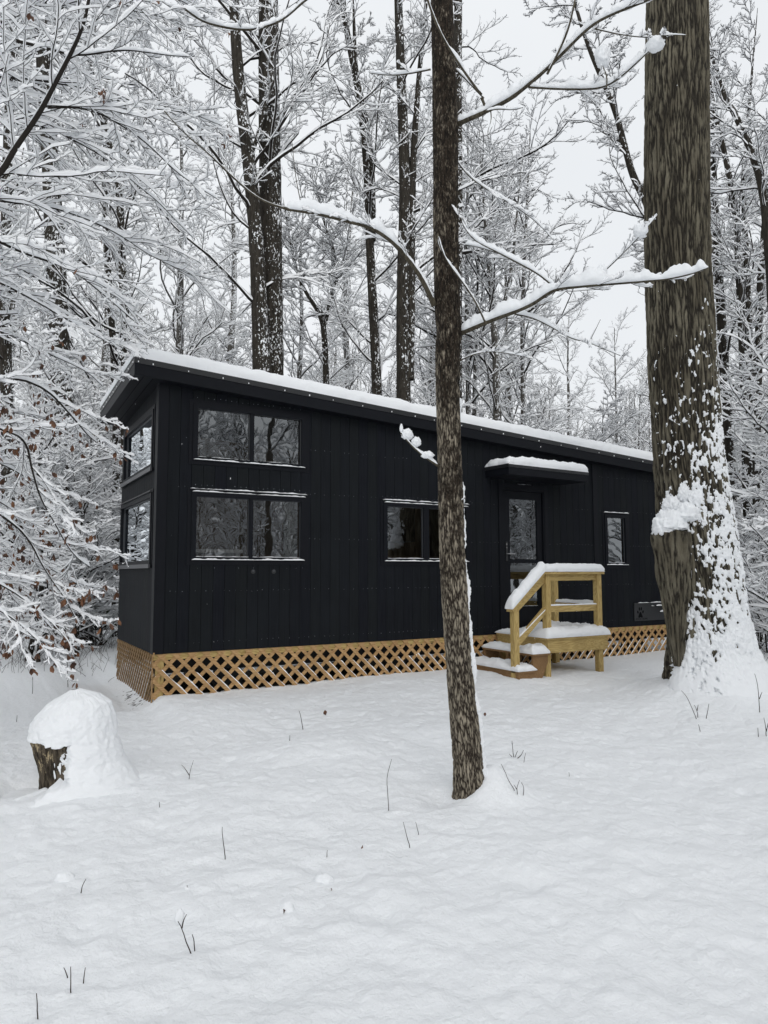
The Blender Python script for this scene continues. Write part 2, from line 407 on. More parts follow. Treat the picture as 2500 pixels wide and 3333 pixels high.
# ------------------------------------------------------------------ tubes, snow on limbs
def norm(a): return a/np.maximum(np.linalg.norm(a, axis=-1, keepdims=True), 1e-9)
def tangents(P):
    T = np.empty_like(P); T[..., 1:-1, :] = P[..., 2:, :]-P[..., :-2, :]
    T[..., 0, :] = P[..., 1, :]-P[..., 0, :]; T[..., -1, :] = P[..., -1, :]-P[..., -2, :]
    return norm(T)
def tubes(P, R, n):
    """P (B,K,3), R (B,K) -> V, Q"""
    if P.ndim == 2: P, R = P[None], R[None]
    B, Kk, _ = P.shape; T = tangents(P)
    d0 = norm(P[:, -1]-P[:, 0]); ref = np.where(np.abs(d0[:, 2:3]) > .8, V3(0, 1, .1), V3(0, 0, 1))[:, None, :]
    S = norm(np.cross(T, np.broadcast_to(ref, T.shape))); U = np.cross(S, T)
    a = np.arange(n)*2*np.pi/n
    V = P[:, :, None]+R[:, :, None, None]*(np.cos(a)[:, None]*S[:, :, None]+np.sin(a)[:, None]*U[:, :, None])
    q = grid_quads(Kk, n, True)
    Q = (q[None]+(np.arange(B)*Kk*n)[:, None, None]).reshape(-1, 4)
    return V.reshape(-1, 3), Q
def rhomb(P, R, H, rng, lite=False):
    """twig with the snow lying on it: a snow ridge that overhangs a thin dark twig"""
    B, Kk, _ = P.shape; T = tangents(P)
    S = np.cross(T, V3(0, 0, 1)); l = np.linalg.norm(S, axis=-1, keepdims=True)
    S = np.where(l > .12, S/np.maximum(l, 1e-6), V3(1, 0, 0)); U = norm(np.cross(S, T))
    U = norm(U+V3(0, 0, .5))
    hz = np.clip(1-T[..., 2]**2, 0, 1)**.45
    cl = np.clip(rng.normal(1., .42, (B, Kk)), .15, 2.2)
    h = R*.5+H*hz*cl*(.3+.7*np.linspace(1, .5, Kk))
    w = np.maximum(R*1.05, .36*h)[..., None]; h = h[..., None]; r = R[..., None]
    if lite:
        w = np.maximum(r*1.05, .28*h)
        V = np.stack([P-S*w+U*h*.12, P+U*h, P+S*w+U*h*.12, P-U*r*1.3], 2); pat = [1, 1, 0, 0]
    else:
        V = np.stack([P-S*w+U*h*.34, P+U*h, P+S*w+U*h*.34, P+S*r*.85+U*r*.3, P-U*r*1.2, P-S*r*.85+U*r*.3], 2); pat = [1, 1, 1, 0, 0, 1]
    m = len(pat); q = grid_quads(Kk, m, True)
    Q = (q[None]+(np.arange(B)*Kk*m)[:, None, None]).reshape(-1, 4)
    return V.reshape(-1, 3), Q, np.tile(np.array(pat), B*(Kk-1))
def join(parts):
    Vs, Qs, Ms, o = [], [], [], 0
    for p in parts:
        Vs.append(p[0]); Qs.append(p[1]+o); o += len(p[0])
        Ms.append(p[2] if len(p) > 2 else np.zeros(len(p[1]), int))
    return np.concatenate(Vs), np.concatenate(Qs), np.concatenate(Ms)
def grow(start, d, Ln, r0, Kn, wig, up, tip, rng):
    B = len(start); P = np.empty((B, Kn+1, 3)); P[:, 0] = start; d = norm(d); bend = rng.normal(0, wig*.45, (B, 3))
    for k in range(Kn):
        d = norm(d+rng.normal(0, wig, (B, 3))+bend*(5./(Kn+2))+V3(0, 0, up)); P[:, k+1] = P[:, k]+d*(Ln/Kn)[:, None]
    return P, r0[:, None]*np.linspace(1, tip, Kn+1)[None]
def kids(P, R, n, t0, t1, ang, lenf, radf, planar, rng, rmin=.0025, lift=0.):
    """n children on each parent -> start, dir, len, r0"""
    B, Kk, _ = P.shape
    t = t0+(t1-t0)*(np.arange(n)[None]+rng.rand(B, n))/n
    x = t*(Kk-1); i = np.minimum(x.astype(int), Kk-2); f = (x-i)[..., None]; b = np.arange(B)[:, None]
    pos = P[b, i]*(1-f)+P[b, i+1]*f; dr = norm(P[b, i+1]-P[b, i]); rr = R[b, i]*(1-f[..., 0])+R[b, i+1]*f[..., 0]
    Lp = np.linalg.norm(np.diff(P, axis=1), axis=2).sum(1)[:, None]
    sd = norm(np.cross(dr, V3(0, 0, 1))+rng.normal(0, .02, dr.shape))
    sg = np.where((np.arange(n)[None]+rng.randint(0, 2, (B, 1))+(rng.rand(B, n) < .22)) % 2, 1., -1.)[..., None]
    rv = rng.normal(size=dr.shape); rv = norm(rv-(rv*dr).sum(-1, keepdims=True)*dr)
    perp = norm(planar*sd*sg+(1-planar)*rv+V3(0, 0, lift))
    a = np.radians(ang)*(1+rng.normal(0, .22, (B, n)))[..., None]
    nd = np.cos(a)*dr+np.sin(a)*perp
    ln = lenf*Lp*(1-.55*t)*rng.uniform(.6, 1.25, (B, n))
    r0 = np.maximum(np.minimum(rr*.75, radf*ln), rmin)
    return pos.reshape(-1, 3), nd.reshape(-1, 3), ln.ravel(), r0.ravel()

def interp_path(pts, rad, step):
    pts = np.asarray(pts, float); rad = np.asarray(rad, float)
    if len(pts) > 2:   # one pass of corner rounding
        for _ in range(2):
            a = pts[:-1]*.75+pts[1:]*.25; b = pts[:-1]*.25+pts[1:]*.75
            q = np.empty((2*len(a), 3)); q[0::2] = a; q[1::2] = b; ra = rad[:-1]*.75+rad[1:]*.25; rb = rad[:-1]*.25+rad[1:]*.75
            rq = np.empty(2*len(ra)); rq[0::2] = ra; rq[1::2] = rb
            q[0] = pts[0]; q[-1] = pts[-1]; rq[0] = rad[0]; rq[-1] = rad[-1]; pts, rad = q, rq
    s = np.concatenate([[0], np.cumsum(np.linalg.norm(np.diff(pts, axis=0), axis=1))])
    n = max(3, int(s[-1]/step)+1); t = np.linspace(0, s[-1], n)
    return np.stack([np.interp(t, s, pts[:, k]) for k in range(3)], 1), np.interp(t, s, rad), t
def snow_on(pts, rad, H, seed, step=.014, t0=0., t1=1., lump=1., wide=.55):
    """lumpy bank of snow lying along a limb"""
    P, R, s = interp_path(pts, rad, step)
    n = len(P); a, b = int(n*t0), max(int(n*t1), int(n*t0)+3); P, R, s = P[a:b], R[a:b], s[a:b]
    T = tangents(P[None])[0]; S = np.cross(T, V3(0, 0, 1)); l = np.linalg.norm(S, axis=1, keepdims=True)
    S = np.where(l > .15, S/np.maximum(l, 1e-6), RTH); U = V3(0, 0, 1)
    hz = np.clip(1-T[:, 2]**2, .06, 1)**.4
    c = .62+lump*(.55*noise(s*5.5, seed*3.7)+.32*noise(s*16, seed*1.3+50)+.14*noise(s*48, seed*2.1+9))
    e = np.minimum(1, np.minimum(s-s[0], s[-1]-s)/.04+.05)
    h = H*np.clip(c, .12, 1.6)*hz*np.sqrt(e)
    w = np.maximum(R*1.08, wide*h)*np.sqrt(e)
    prof = np.array([(-.70, .02), (-1.02, .16), (-.98, .42), (-.72, .78), (-.28, .99), (.28, 1.), (.72, .78), (.98, .42), (1.02, .16), (.70, .02)])
    V = P[:, None]+S[:, None]*(prof[:, 0][None]*w[:, None])[..., None]+U*(prof[:, 1][None]*h[:, None])[..., None]
    m = len(prof); jj = np.arange(m)[None]
    V = V+((noise(V[..., 0]*38+seed, V[..., 1]*38, V[..., 2]*38)*.16*np.minimum(h, .07)[:, None])[..., None])*norm(V-P[:, None])
    Q = grid_quads(len(P), m, True)
    return V.reshape(-1, 3), Q

def spray(P, R, rng, lens=(.45, .5, .5), ns=(12, 8, 4), H=(.035, .026, .018), planar=.8, ang=48, up=(0., .0, .0), rad=.008, Ks=(7, 4, 2), t0=.08, rmin=.0022, wig=.12, lift=.0):
    """side branches, twigs and fine twigs along the limbs P,R -> list of (V,Q,mi)"""
    out = []
    for k in range(len(ns)):
        st, d, ln, r0 = kids(P, R, ns[k], t0 if k == 0 else .12, .98, ang, lens[k], rad, planar, rng, rmin, lift)
        P, R = grow(st, d, ln, r0, Ks[k], wig, up[k], .45, rng)
        out.append(rhomb(P, R, H[k], rng))
    return out

def snows(items, parent, m='snow'):
    for it in items: mesh_np('snow', it[0], it[1], M[m], parent=parent)
# ------------------------------------------------------------------ flat snow slabs
def slab_axis(a0, a1, rr, step):
    n = 6; t = np.linspace(0, np.pi/2, n); e = rr*(1-np.cos(t)); p = np.sin(t)
    m = max(2, int((a1-a0-2*rr)/step)+1); mid = np.linspace(a0+rr, a1-rr, m)[1:-1]
    return np.concatenate([a0+e, mid, (a1-e)[::-1]]), np.concatenate([p, np.ones(len(mid)), p[::-1]])
def snow_slab(x0, x1, y0, y1, zf, h, seed, step=.03, rr=None, rough=.12, lip=.012, mp=None, hf=None):
    rr = rr or min(h*.75, (x1-x0)*.35, (y1-y0)*.35)
    xs, px = slab_axis(x0, x1, rr, step); ys, py = slab_axis(y0, y1, rr, step)
    X, Y = np.meshgrid(xs, ys, indexing='ij'); PX, PY = np.meshgrid(px, py, indexing='ij')
    p = PX*PY
    hh = h*(hf(X, Y) if hf is not None else 1.)
    Z0 = zf(X, Y) if callable(zf) else np.full(X.shape, zf, float)
    nn = fbm(X*6+seed, Y*6, seed*1.7, 3)
    Z = Z0+hh*p*(1+1.5*rough*nn)+(rough*.5*h*noise(X*22, Y*22, seed)+.05*h*noise(X*55, Y*55, seed))*p
    # the banked edge bulges a little over the lip and runs uneven
    bul = np.sin(np.pi*np.clip(p, 0, 1))*lip
    wob = (.42*h*noise((X+Y)*9+seed, (X-Y)*3)+.2*h*noise((X+Y)*26+seed, (X-Y)*9))*(1-p)*(p > 0)
    cx, cy = (x0+x1)/2, (y0+y1)/2
    X = X+np.sign(X-cx)*(1-PX)*(bul*2+wob); Y = Y+np.sign(Y-cy)*(1-PY)*(bul*2+wob)
    V = np.stack([X, Y, Z], -1).reshape(-1, 3)
    if mp is not None: V = np.array([mp(*v) for v in V])
    return V, grid_quads(len(xs), len(ys))[:, [0, 3, 2, 1]]
def line_snow(a, b, w, h, seed, gaps=0.):
    """thin strip of snow caught on a ledge from a to b"""
    V, Q = snow_on(np.array([a, b]), np.array([w/2, w/2]), h, seed, .02, lump=1.3, wide=.3)
    return V, Q


# ------------------------------------------------------------------ the cabin
LEN, WID = 9.95, 2.39
cab = empty('cabin', (0, 0, HZ), label='long low black boarded cabin with sloping snowy roof and wooden lattice skirt', cat='cabin')
roofb = lambda x, y=0: 3.505-.0597*(x+.33)-.042*(y+.15)-.205
def cut(mb, a0, a1, sp, gap, top, ops, mp, i0, i1, z0=0., m=0, first=None):
    e = [a0]+([first] if first else [])
    while e[-1]+sp < a1-.01: e.append(e[-1]+sp)
    e.append(a1)
    for p, q in zip(e[:-1], e[1:]):
        p += gap/2; q -= gap/2
        xs = sorted({p, q}|{v for o in ops for v in o[:2] if p < v < q})
        for s, t in zip(xs[:-1], xs[1:]):
            c = (s+t)/2; zz = [(z0, None)]
            for o in sorted([o for o in ops if o[0] < c < o[1]], key=lambda o: o[2]):
                b, _ = zz.pop(); zz += [(b, o[2]), (o[3], None)]
            for b, u in zz:
                if u is not None and u-b < .003: continue
                ts, tt = (u, u) if u is not None else (top(s), top(t))
                mb.hexa([mp(a, z, i) for a, zs in ((s, ts), (t, tt)) for i in (i0, i1) for z in (b, zs)], m)
OF = dict(w1=(.425, 1.925, 2.365, 3.06), w2=(.425, 1.925, 1.12, 1.945), w3=(3.16, 4.65, 1.12, 1.945), w4=(7.61, 8.16, 1.08, 1.95), door=(5.33, 6.21, .06, 2.29))
OS = dict(u=(.27, 2.22, 2.28, 3.0), l=(.25, 2.30, 1.08, 1.94))
mpF = lambda a, z, i: (a, i, z)
mpL = lambda a, z, i: (i, a, z)
mpR = lambda a, z, i: (LEN-i, a, z)
mpB = lambda a, z, i: (a, WID-i, z)
W = lambda f: (lambda *a: tuple(np.array(f(*a))+V3(0, 0, HZ)))     # cabin heights -> world
zs = lambda mp: W(mp)
for nm, mp, a0, a1, ops, tp, lab in (
    ('wall', mpF, .115, LEN, list(OF.values()), lambda a: roofb(a, 0)+.02, 'front wall of upright black boards'),
    ('wall', mpL, .03, WID, list(OS.values()), lambda a: roofb(0, a)+.02, 'narrow end wall of black boards'),
    ('wall', mpR, .03, WID, [], lambda a: roofb(LEN, a)+.02, None),
    ('wall', mpB, .0, LEN, [], lambda a: roofb(a, WID)+.02, None)):
    mb = MB()
    cut(mb, a0, a1, .1465, .005, tp, ops, W(mp), 0., .02)
    cut(mb, .02, a1-.02, 99, 0, tp, ops, W(mp), .0225, .04)
    cut(mb, .12, a1-.12, 99, 0, lambda a: tp(a)-.03, ops, W(mp), .10, .11, .03, 1)
    o = mb.build(nm, [M['siding'], M['inside']], cab)
    if lab: o['label'] = lab
mb = MB()     # corner boards and the upright batten
z1 = roofb(0)+.01+HZ
mb.box(-.012, .112, -.012, 0-.001, HZ-.0, z1); mb.box(-.012, -.001, -.001, .12, HZ, z1)
mb.build('corner_board', M['trim'], cab)
mb = MB(); mb.box(7.33, 7.435, -.014, -.001, HZ+.0, roofb(7.4)+HZ); mb.build('batten', M['trim'], cab)
mb = MB()     # window and door reveals are closed by jambs; floor and loft inside
mb.box(.05, LEN-.05, .05, WID-.05, HZ+.005, HZ+.06, 1)
mb.build('floor', [M['inside'], M['inside_dark']], cab)
mb = MB(); mb.box(.12, 2.75, .13, WID-.13, HZ+2.06, HZ+2.2)
mb.box(2.75, 2.80, .12, WID-.12, HZ+2.0, HZ+2.6)
mb.build('loft', M['inside'], cab)
for nm_, b_ in (('kitchen_counter', (2.9, 4.9, WID-.75, WID-.12, HZ+.06, HZ+.95)), ('wall_cupboard', (2.9, 4.9, WID-.5, WID-.12, HZ+1.5, HZ+2.1)), ('partition', (4.95, 5.02, .12, 1.5, HZ+.06, HZ+2.5)), ('partition', (7.4, 7.46, .11, WID-.12, HZ+.06, HZ+2.6))):
    mb = MB(); mb.box(*b_); mb.build(nm_, M['inside_dark'], cab)
mb = MB(); mb.box(.3, 1.25, .5, 1.5, HZ+1.23, HZ+1.27); mb.box(.32, .38, .55, 1.45, HZ+.06, HZ+1.23); mb.box(1.17, 1.23, .55, 1.45, HZ+.06, HZ+1.23)
mb.build('table', M['table'], cab)
for c0, c1, b0, b1 in ((1.68, 1.87, 1.16, 1.9),):
    n = 24; xs = np.linspace(c0, c1, n); y = .125+.02*np.sin(np.arange(n)*1.9)
    V = np.array([(x, yy, z+HZ) for z in (b0-.03, b1+.03) for x, yy in zip(xs, y)])
    mesh_np('curtain', V, grid_quads(2, n), M['curtain'], parent=cab)

# roof
mb = MB()
RX0, RX1, RY0, RY1 = -.33, LEN+.3, -.15, 2.42
T = lambda x, y, d=0.: (x, y, roofb(x, y)+.205-d+HZ)
mb.hexa([T(x, y, d) for x in (RX0, RX1) for y in (RY0, RY1) for d in (.205, 0.)])
roof = mb.build('roof', M['trim'], cab)
mb = MB()      # metal drip edge, a few mm proud of the fascia, and soffit seams
e = .007
def strip(xa, ya, xb, yb, nx, ny):
    A, B = V3(xa, ya, 0), V3(xb, yb, 0); n_ = V3(nx, ny, 0)
    c = []
    for P in (A, B):
        for o_ in (e, 0.001):
            for d in (.062, -.012):
                q = P+n_*o_; c.append((q[0], q[1], T(P[0], P[1], d)[2]))
    mb.hexa(c)
strip(RX0-e, RY0, RX1+e, RY0, 0, -1); strip(RX0, RY0, RX0, RY1, -1, 0)
mb.build('drip_edge', M['metal'], roof)
mb = MB()
for xs_ in (-.22, -.11):
    a = T(xs_, RY0+.03, .2065); b = T(xs_, RY1-.03, .2065); mb.beam(a, b, .006, .004)
mb.build('soffit_seam', M['engraved'], roof)
mb = MB()
rng = np.random.RandomState(4)
for x in np.concatenate([[-.29, -.12], np.arange(.3, 9.9, .41)+rng.normal(0, .05, 24)]):
    r = rng.uniform(.005, .011); z = T(x, RY0, .045)[2]
    mb.box(x-r*.6, x+r*.6, RY0-e-.012, RY0-e-.0005, z-r, z+r*.9)
for y in np.arange(-.1, 2.4, .27):
    r = rng.uniform(.005, .010); z = T(RX0, y, .045)[2]
    mb.box(RX0-e-.012, RX0-e-.0005, y-r*.6, y+r*.6, z-r, z+r)
mb.build('snow_dots', M['snow_plain'], roof)
V, Q = snow_slab(RX0-.015, RX1, RY0-.012, RY1, lambda x, y: roofb(x, y)+.205+HZ+.004, .175, 3., .05, rr=.08, rough=.10, lip=.01)
mesh_np('snow', V, Q, M['snow'], parent=roof)

# windows
def window(x0, x1, z0, z1, mp, mull=None, fw=.05, depth=.022, glass='glass', caps=(), sill=True, seed=1, name='window', label=None, metal=None):
    mp = W(mp)
    fr = MB()
    B = lambda a0, a1, b0, b1, i0, i1, m=0: fr.hexa([mp(a, b, i) for a in (a0, a1) for i in (i0, i1) for b in (b0, b1)], m)
    o = .012
    B(x0-o, x0+fw, z0-o, z1+o, -depth, .06); B(x1-fw, x1+o, z0-o, z1+o, -depth, .06)
    B(x0+fw, x1-fw, z1-fw+.01, z1+o, -depth, .06); B(x0+fw, x1-fw, z0-o, z0+fw-.012, -depth, .06)
    # flat casing round the frame, set back from it
    B(x0-.06, x0-o, z0-.06, z1+.06, -.009, .001); B(x1+o, x1+.06, z0-.06, z1+.06, -.009, .001)
    B(x0-o, x1+o, z1+o, z1+.06, -.009, .001); B(x0-o, x1+o, z0-.06, z0-o, -.009, .001)
    if mull: B(mull[0], mull[1], z0+fw-.012, z1-fw+.01, -depth+.006, .055)
    w = fr.build(name, M['trim'], cab); 
    if label: w['label'] = label
    pm = MB()
    cuts = [x0+fw]+([mull[0], mull[1]] if mull else [])+[x1-fw]
    for k in range(0, len(cuts), 2):
        a0, a1 = cuts[k], cuts[k+1]; i = .03+.012*(k > 0)
        pm = MB(); pm.add([mp(a0, z0+fw-.012, i), mp(a1, z0+fw-.012, i), mp(a1, z1-fw+.01, i), mp(a0, z1-fw+.01, i)], [(0, 1, 2, 3)])
        pm.build('pane', M[glass], w)
        # thin bright glazing bead round each pane
    gb = MB()
    for k in range(0, len(cuts), 2):
        a0, a1 = cuts[k], cuts[k+1]
        for q0, q1, b0, b1 in ((a0, a0+.006, z0+fw-.012, z1-fw+.01), (a1-.006, a1, z0+fw-.012, z1-fw+.01), (a0+.006, a1-.006, z1-fw+.004, z1-fw+.01)):
            gb.hexa([mp(a, b, i) for a in (q0, q1) for i in (.018, .028) for b in (b0, b1)])
    gb.build('glazing_bead', M['grey_metal'], w)
    sn = []
    if caps:
        fl = MB()
        for (a0, a1, zz, out) in caps:
            fl.hexa([mp(a, b, i) for a in (a0, a1) for i in (-out, -.001) for b in (zz-.008, zz)])
        fl.build('drip_cap', M[metal or 'metal'], w)
    if metal:
        fl = MB()
        fl.hexa([mp(a, b, i) for a in (x0-.05, x1+.05) for i in (-.045, -.0232) for b in (z0-.06, z0-.01)])
        fl.build('sill', M[metal], w)
    if sill:
        k = 0
        sn = [line_snow(mp(x0+.0, z0+.0, -depth-.004), mp(x1-.0, z0+.0, -depth-.004), .02, .022, seed)]
        sn.append(line_snow(mp(x0+fw, z0+fw-.012, .01), mp(x1-fw, z0+fw-.012, .01), .014, .011, seed+3))
        for (a0, a1, zz, out) in caps: sn.append(line_snow(mp(a0, zz, -out*.6), mp(a1, zz, -out*.6), .018, .019, seed+zz*7))
        snows(sn, w, 'snow_plain')
    return w
window(*OF['w1'], mpF, (1.155, 1.206), label='upper wide window with snow on its sill', seed=2.2)
window(*OF['w2'], mpF, (1.155, 1.206), caps=((.395, 1.965, 2.0, .03), (.42, 1.94, 1.965, .026)), label='lower wide window under a snowy drip cap', seed=5.1)
window(*OF['w3'], mpF, (3.83, 3.925), caps=((3.135, 4.667, 1.995, .03), (3.16, 4.65, 1.96, .026)), label='middle window half hidden behind the young tree', seed=8.4)
window(*OF['w4'], mpF, None, caps=((7.585, 8.214, 1.995, .03),), label='small narrow window right of the door', seed=11.)
window(*OS['u'], mpL, None, glass='glass_side', sill=False, metal='grey_metal', caps=((.22, 2.27, 3.015, .02),), label='tall end window under the eave reflecting the woods', seed=3)
window(*OS['l'], mpL, None, glass='glass_side', sill=False, metal='grey_metal', caps=((.2, 2.35, 1.97, .045),), label='lower end window with grey metal flashing', seed=4)

# door
dm = MB(); mpd = W(mpF)
Bd = lambda mb, a0, a1, b0, b1, i0, i1, m=0: mb.hexa([mpd(a, b, i) for a in (a0, a1) for i in (i0, i1) for b in (b0, b1)], m)
Bd(dm, 5.25, 5.335, .02, 2.37, -.016, .0); Bd(dm, 6.205, 6.28, .02, 2.37, -.016, .0); Bd(dm, 5.335, 6.205, 2.285, 2.37, -.016, .0)
Bd(dm, 5.335, 6.205, .02, .075, -.016, .0)
Bd(dm, 5.335, 5.36, .075, 2.285, -.008, .1); Bd(dm, 6.18, 6.205, .075, 2.285, -.008, .1); Bd(dm, 5.36, 6.18, 2.26, 2.285, -.008, .1)
door = dm.build('door_frame', M['trim'], cab)
lf = MB()
Bd(lf, 5.365, 5.49, .09, 2.255, .02, .06); Bd(lf, 6.07, 6.175, .09, 2.255, .02, .06)
Bd(lf, 5.49, 6.07, 2.13, 2.255, .02, .06); Bd(lf, 5.49, 6.07, .09, .415, .02, .06); Bd(lf, 5.49, 6.07, 1.105, 1.165, .024, .056)
Bd(lf, 5.49, 6.07, .405, .418, .008, .02)
dl = lf.build('door', M['trim'], cab, label='black glazed door with a lever handle')
for b0, b1 in ((.415, 1.105), (1.165, 2.13)):
    pm = MB(); pm.add([mpd(5.49, b0, .04), mpd(6.07, b0, .04), mpd(6.07, b1, .04), mpd(5.49, b1, .04)], [(0, 1, 2, 3)]); pm.build('pane', M['glass'], dl)
hd = MB(); Bd(hd, 5.395, 5.435, 1.14, 1.44, .008, .0195); hd.beam(mpd(5.41, 1.25, -.035), mpd(5.55, 1.247, -.035), .014, .018, m=1); hd.beam(mpd(5.415, 1.25, -.035), mpd(5.415, 1.25, .01), .016, .016, m=1)
hd.disc((5.414, 1.40+HZ), .013, 10, lambda a, z: (a, .006, z), 1); hd.disc((5.414, 1.345+HZ), .010, 10, lambda a, z: (a, .006, z), 1)
hd.build('handle', [M['metal'], M['chrome']], dl)
snows([line_snow(mpd(5.62, 2.37, -.01), mpd(5.95, 2.37, -.01), .008, .007, 3.), line_snow(mpd(5.6, 2.285, -.006), mpd(5.74, 2.285, -.006), .006, .005, 4.), line_snow(mpd(5.5, .419, .012), mpd(6.05, .419, .012), .008, .006, 7.)], door, 'snow_plain')

# canopy over the door
cn = MB()
CT = lambda x, y: 2.585-.01*(x-5)-.02*(-y)+HZ
cn.hexa([(x, y, CT(x, y)-d) for x in (5.0, 6.655) for y in (-.56, -.001) for d in (.15, 0.)])
can = cn.build('door_canopy', M['trim'], cab)
ed = MB()
for d in ((5.0-.006, 6.661, -.568, -.5615), ):
    ed.hexa([(x, y, CT(x, -.56)-dd) for x in d[:2] for y in d[2:] for dd in (.04, -.012)])
ed.hexa([(x, y, CT(5.0, y)-dd) for x in (4.992, 4.9985) for y in (-.56, -.002) for dd in (.04, -.012)])
for x in (5.02, 5.28, 5.6, 5.92, 6.24): ed.hexa([(x+a, -.574+b, CT(x, -.56)+c) for a in (-.012, .012) for b in (0, .014) for c in (-.02, .022)])
ed.build('metal_edge', M['metal'], can)
V, Q = snow_slab(5.0, 6.66, -.575, -.01, lambda x, y: CT(x, y)+.003, .145, 9.3, .03, rr=.075, rough=.14, lip=.012, hf=lambda X, Y: .78+.22*sstep(5.0, 5.35, X))
mesh_np('snow', V, Q, M['snow'], parent=can)

# nail rows, as the photo shows them: dotted lines of pale heads across the boards
nb = MB(); rng = np.random.RandomState(11)
def dots(a0, a1, z, mp, prob=.75, r0=.0035, dz=.004):
    for a in np.arange(a0, a1, .0733):
        if rng.rand() > prob: continue
        if any(o[0]-.07 < a < o[1]+.07 and o[2]-.07 < z < o[3]+.07 for o in (OF.values() if mp is mpF else OS.values())): continue
        r = r0*rng.uniform(.6, 1.35); c = (a+rng.normal(0, .006), z+HZ+rng.normal(0, dz))
        nb.add([mp(c[0]+r*math.cos(t), c[1]+r*math.sin(t), -.0012) for t in np.arange(6)*math.pi/3], [tuple(range(6))])
for z in (.115, .74, 1.42, 2.02, 2.62): dots(.18, LEN-.1, z, mpF)
dots(.46, 1.9, 3.155, mpF, .95, .005); dots(.46, 1.95, 2.05, mpF, .9, .0045); dots(3.15, 4.7, 2.045, mpF, .8); dots(.5, 1.9, 1.02, mpF, .4)
nb.build('nail_heads', M['nail'], cab)
# the low hatch with the paw print
hb = MB(); Bd(hb, 8.265, 9.045, .09, .405, -.022, -.001)
hatch = hb.build('hatch', M['metal'], cab, label='low hatch with an engraved paw print')
pw = MB()
def blob(cx, cz, rx, rz, rot=0., pts=None):
    P = [(math.cos(t)*rx, math.sin(t)*rz) for t in np.arange(16)*math.pi/8] if pts is None else pts
    c, s = math.cos(rot), math.sin(rot)
    pw.add([(cx+p*c-q*s, -.0226, cz+p*s+q*c+HZ) for p, q in P], [tuple(range(len(P)))])
blob(8.355, .245, .018, .028, .35); blob(8.398, .300, .018, .031, .12); blob(8.447, .303, .018, .031, -.12); blob(8.489, .248, .018, .028, -.35)
blob(8.421, .195, 0, 0, 0, [(-.0, .055), (-.022, .042), (-.04, .002), (-.056, -.022), (-.052, -.046), (-.03, -.05), (0, -.038), (.03, -.05), (.052, -.046), (.056, -.022), (.04, .002), (.022, .042)])
pw.build('paw_print', M['engraved'], hatch)
cu = bpy.data.curves.new('hatch_writing', 'FONT'); cu.body = 'ROCK / HOME'; cu.size = .047; cu.extrude = .0003
_t = bpy.data.objects.new('w', cu); COL.objects.link(_t); bpy.context.view_layer.update(); _me = bpy.data.meshes.new_from_object(_t); bpy.data.objects.remove(_t); tx = bpy.data.objects.new('hatch_writing', _me); COL.objects.link(tx); tx.parent = hatch; tx.location = (8.30, -.0228, .108); tx.rotation_euler = (math.pi/2, 0, 0); _me.materials.clear(); _me.materials.append(M['engraved'])
hd = MB()
for x0, x1, z in ((8.7, 8.78, .345), (8.84, 9.03, .345), (8.93, 9.04, .235)): Bd(hd, x0, x1, z-.012, z, -.06, -.0225)
hd.build('latch', M['metal'], hatch)
snows([line_snow((8.38, -.014, .405+HZ), (9.04, -.014, .405+HZ), .012, .015, 2.), line_snow((8.69, -.04, .346+HZ), (8.78, -.04, .346+HZ), .03, .016, 3.4), line_snow((8.83, -.04, .346+HZ), (9.03, -.04, .346+HZ), .03, .036, 5.5), line_snow((8.92, -.04, .236+HZ), (9.04, -.04, .236+HZ), .03, .044, 6.2)], hatch, 'snow_plain')
# two small round discs standing for snow splats under the lower wide window
for k, x in enumerate((1.22, 1.50)):
    ob = MB(); ob.disc((x, .985+HZ), .014, 10, lambda a, z: (a, -.004, z)); ob.disc((x, .975+HZ), .03, 12, lambda a, z: (a, -.002, z), 1)
    ob.build('snow_splat', [M['grey_metal'], M['metal']], cab)

# lattice skirt
def clip(poly, f):
    out = []
    for i, p in enumerate(poly):
        q = poly[(i+1) % len(poly)]; a, b = f(p), f(q)
        if a >= 0: out.append(p)
        if a*b < 0: t = a/(a-b); out.append((p[0]+(q[0]-p[0])*t, p[1]+(q[1]-p[1])*t))
    return out
def lattice(a0, a1, z0, z1, mp, front, sp=.18, w=.062, mat_=None, off=0., name='lattice_panel'):
    mb = MB(); mp = W(mp); sn = []
    for lay, sg in ((0, front), (1, -front)):
        i0, i1 = (-.004, .005) if lay == 0 else (.0055, .0145)
        c = a0-abs(z1-z0)-.2+off+(.09 if lay else 0)
        while c < a1+abs(z1-z0)+.2:
            d = sg*(z1-z0+.2)
            P = [(c-w/2, z1+.1), (c+w/2, z1+.1), (c+w/2+d, z0-.1), (c-w/2+d, z0-.1)]
            for f in (lambda p: p[0]-a0, lambda p: a1-p[0], lambda p: p[1]-z0, lambda p: z1-p[1]):
                if P: P = clip(P, f)
            if len(P) > 2:
                mb.prism(P, i0, i1, lambda p, q, dd: mp(p, q, dd))
                if lay == 0:
                    # snow caught on the upper edge of the lath, low down
                    e = w/2 if sg > 0 else -w/2
                    zt = z1-(.22+.1*noise(c*3.3, 1.)); xa = c+e+sg*(z1+.1-zt); xb = c+e+sg*(z1+.1-z0)
                    if a0 < min(xa, xb) and max(xa, xb) < a1: sn.append(snow_on(np.array([mp(xa, zt, .002), mp(xb, z0, .002)]), np.array([.007, .009]), .026, c*3, .02, lump=1.6, wide=.4))
            c += sp
    o = mb.build(name, mat_ or M['cedar'], cab)
    if sn:
        V, Q, _ = join(sn); mesh_np('snow', V, Q, M['snow_plain'], parent=o)
    return o
lattice(.0, 5.35, -.58, -.004, mpF, 1, off=.02)
lattice(5.36, LEN, -.58, -.004, mpF, -1, off=.06)
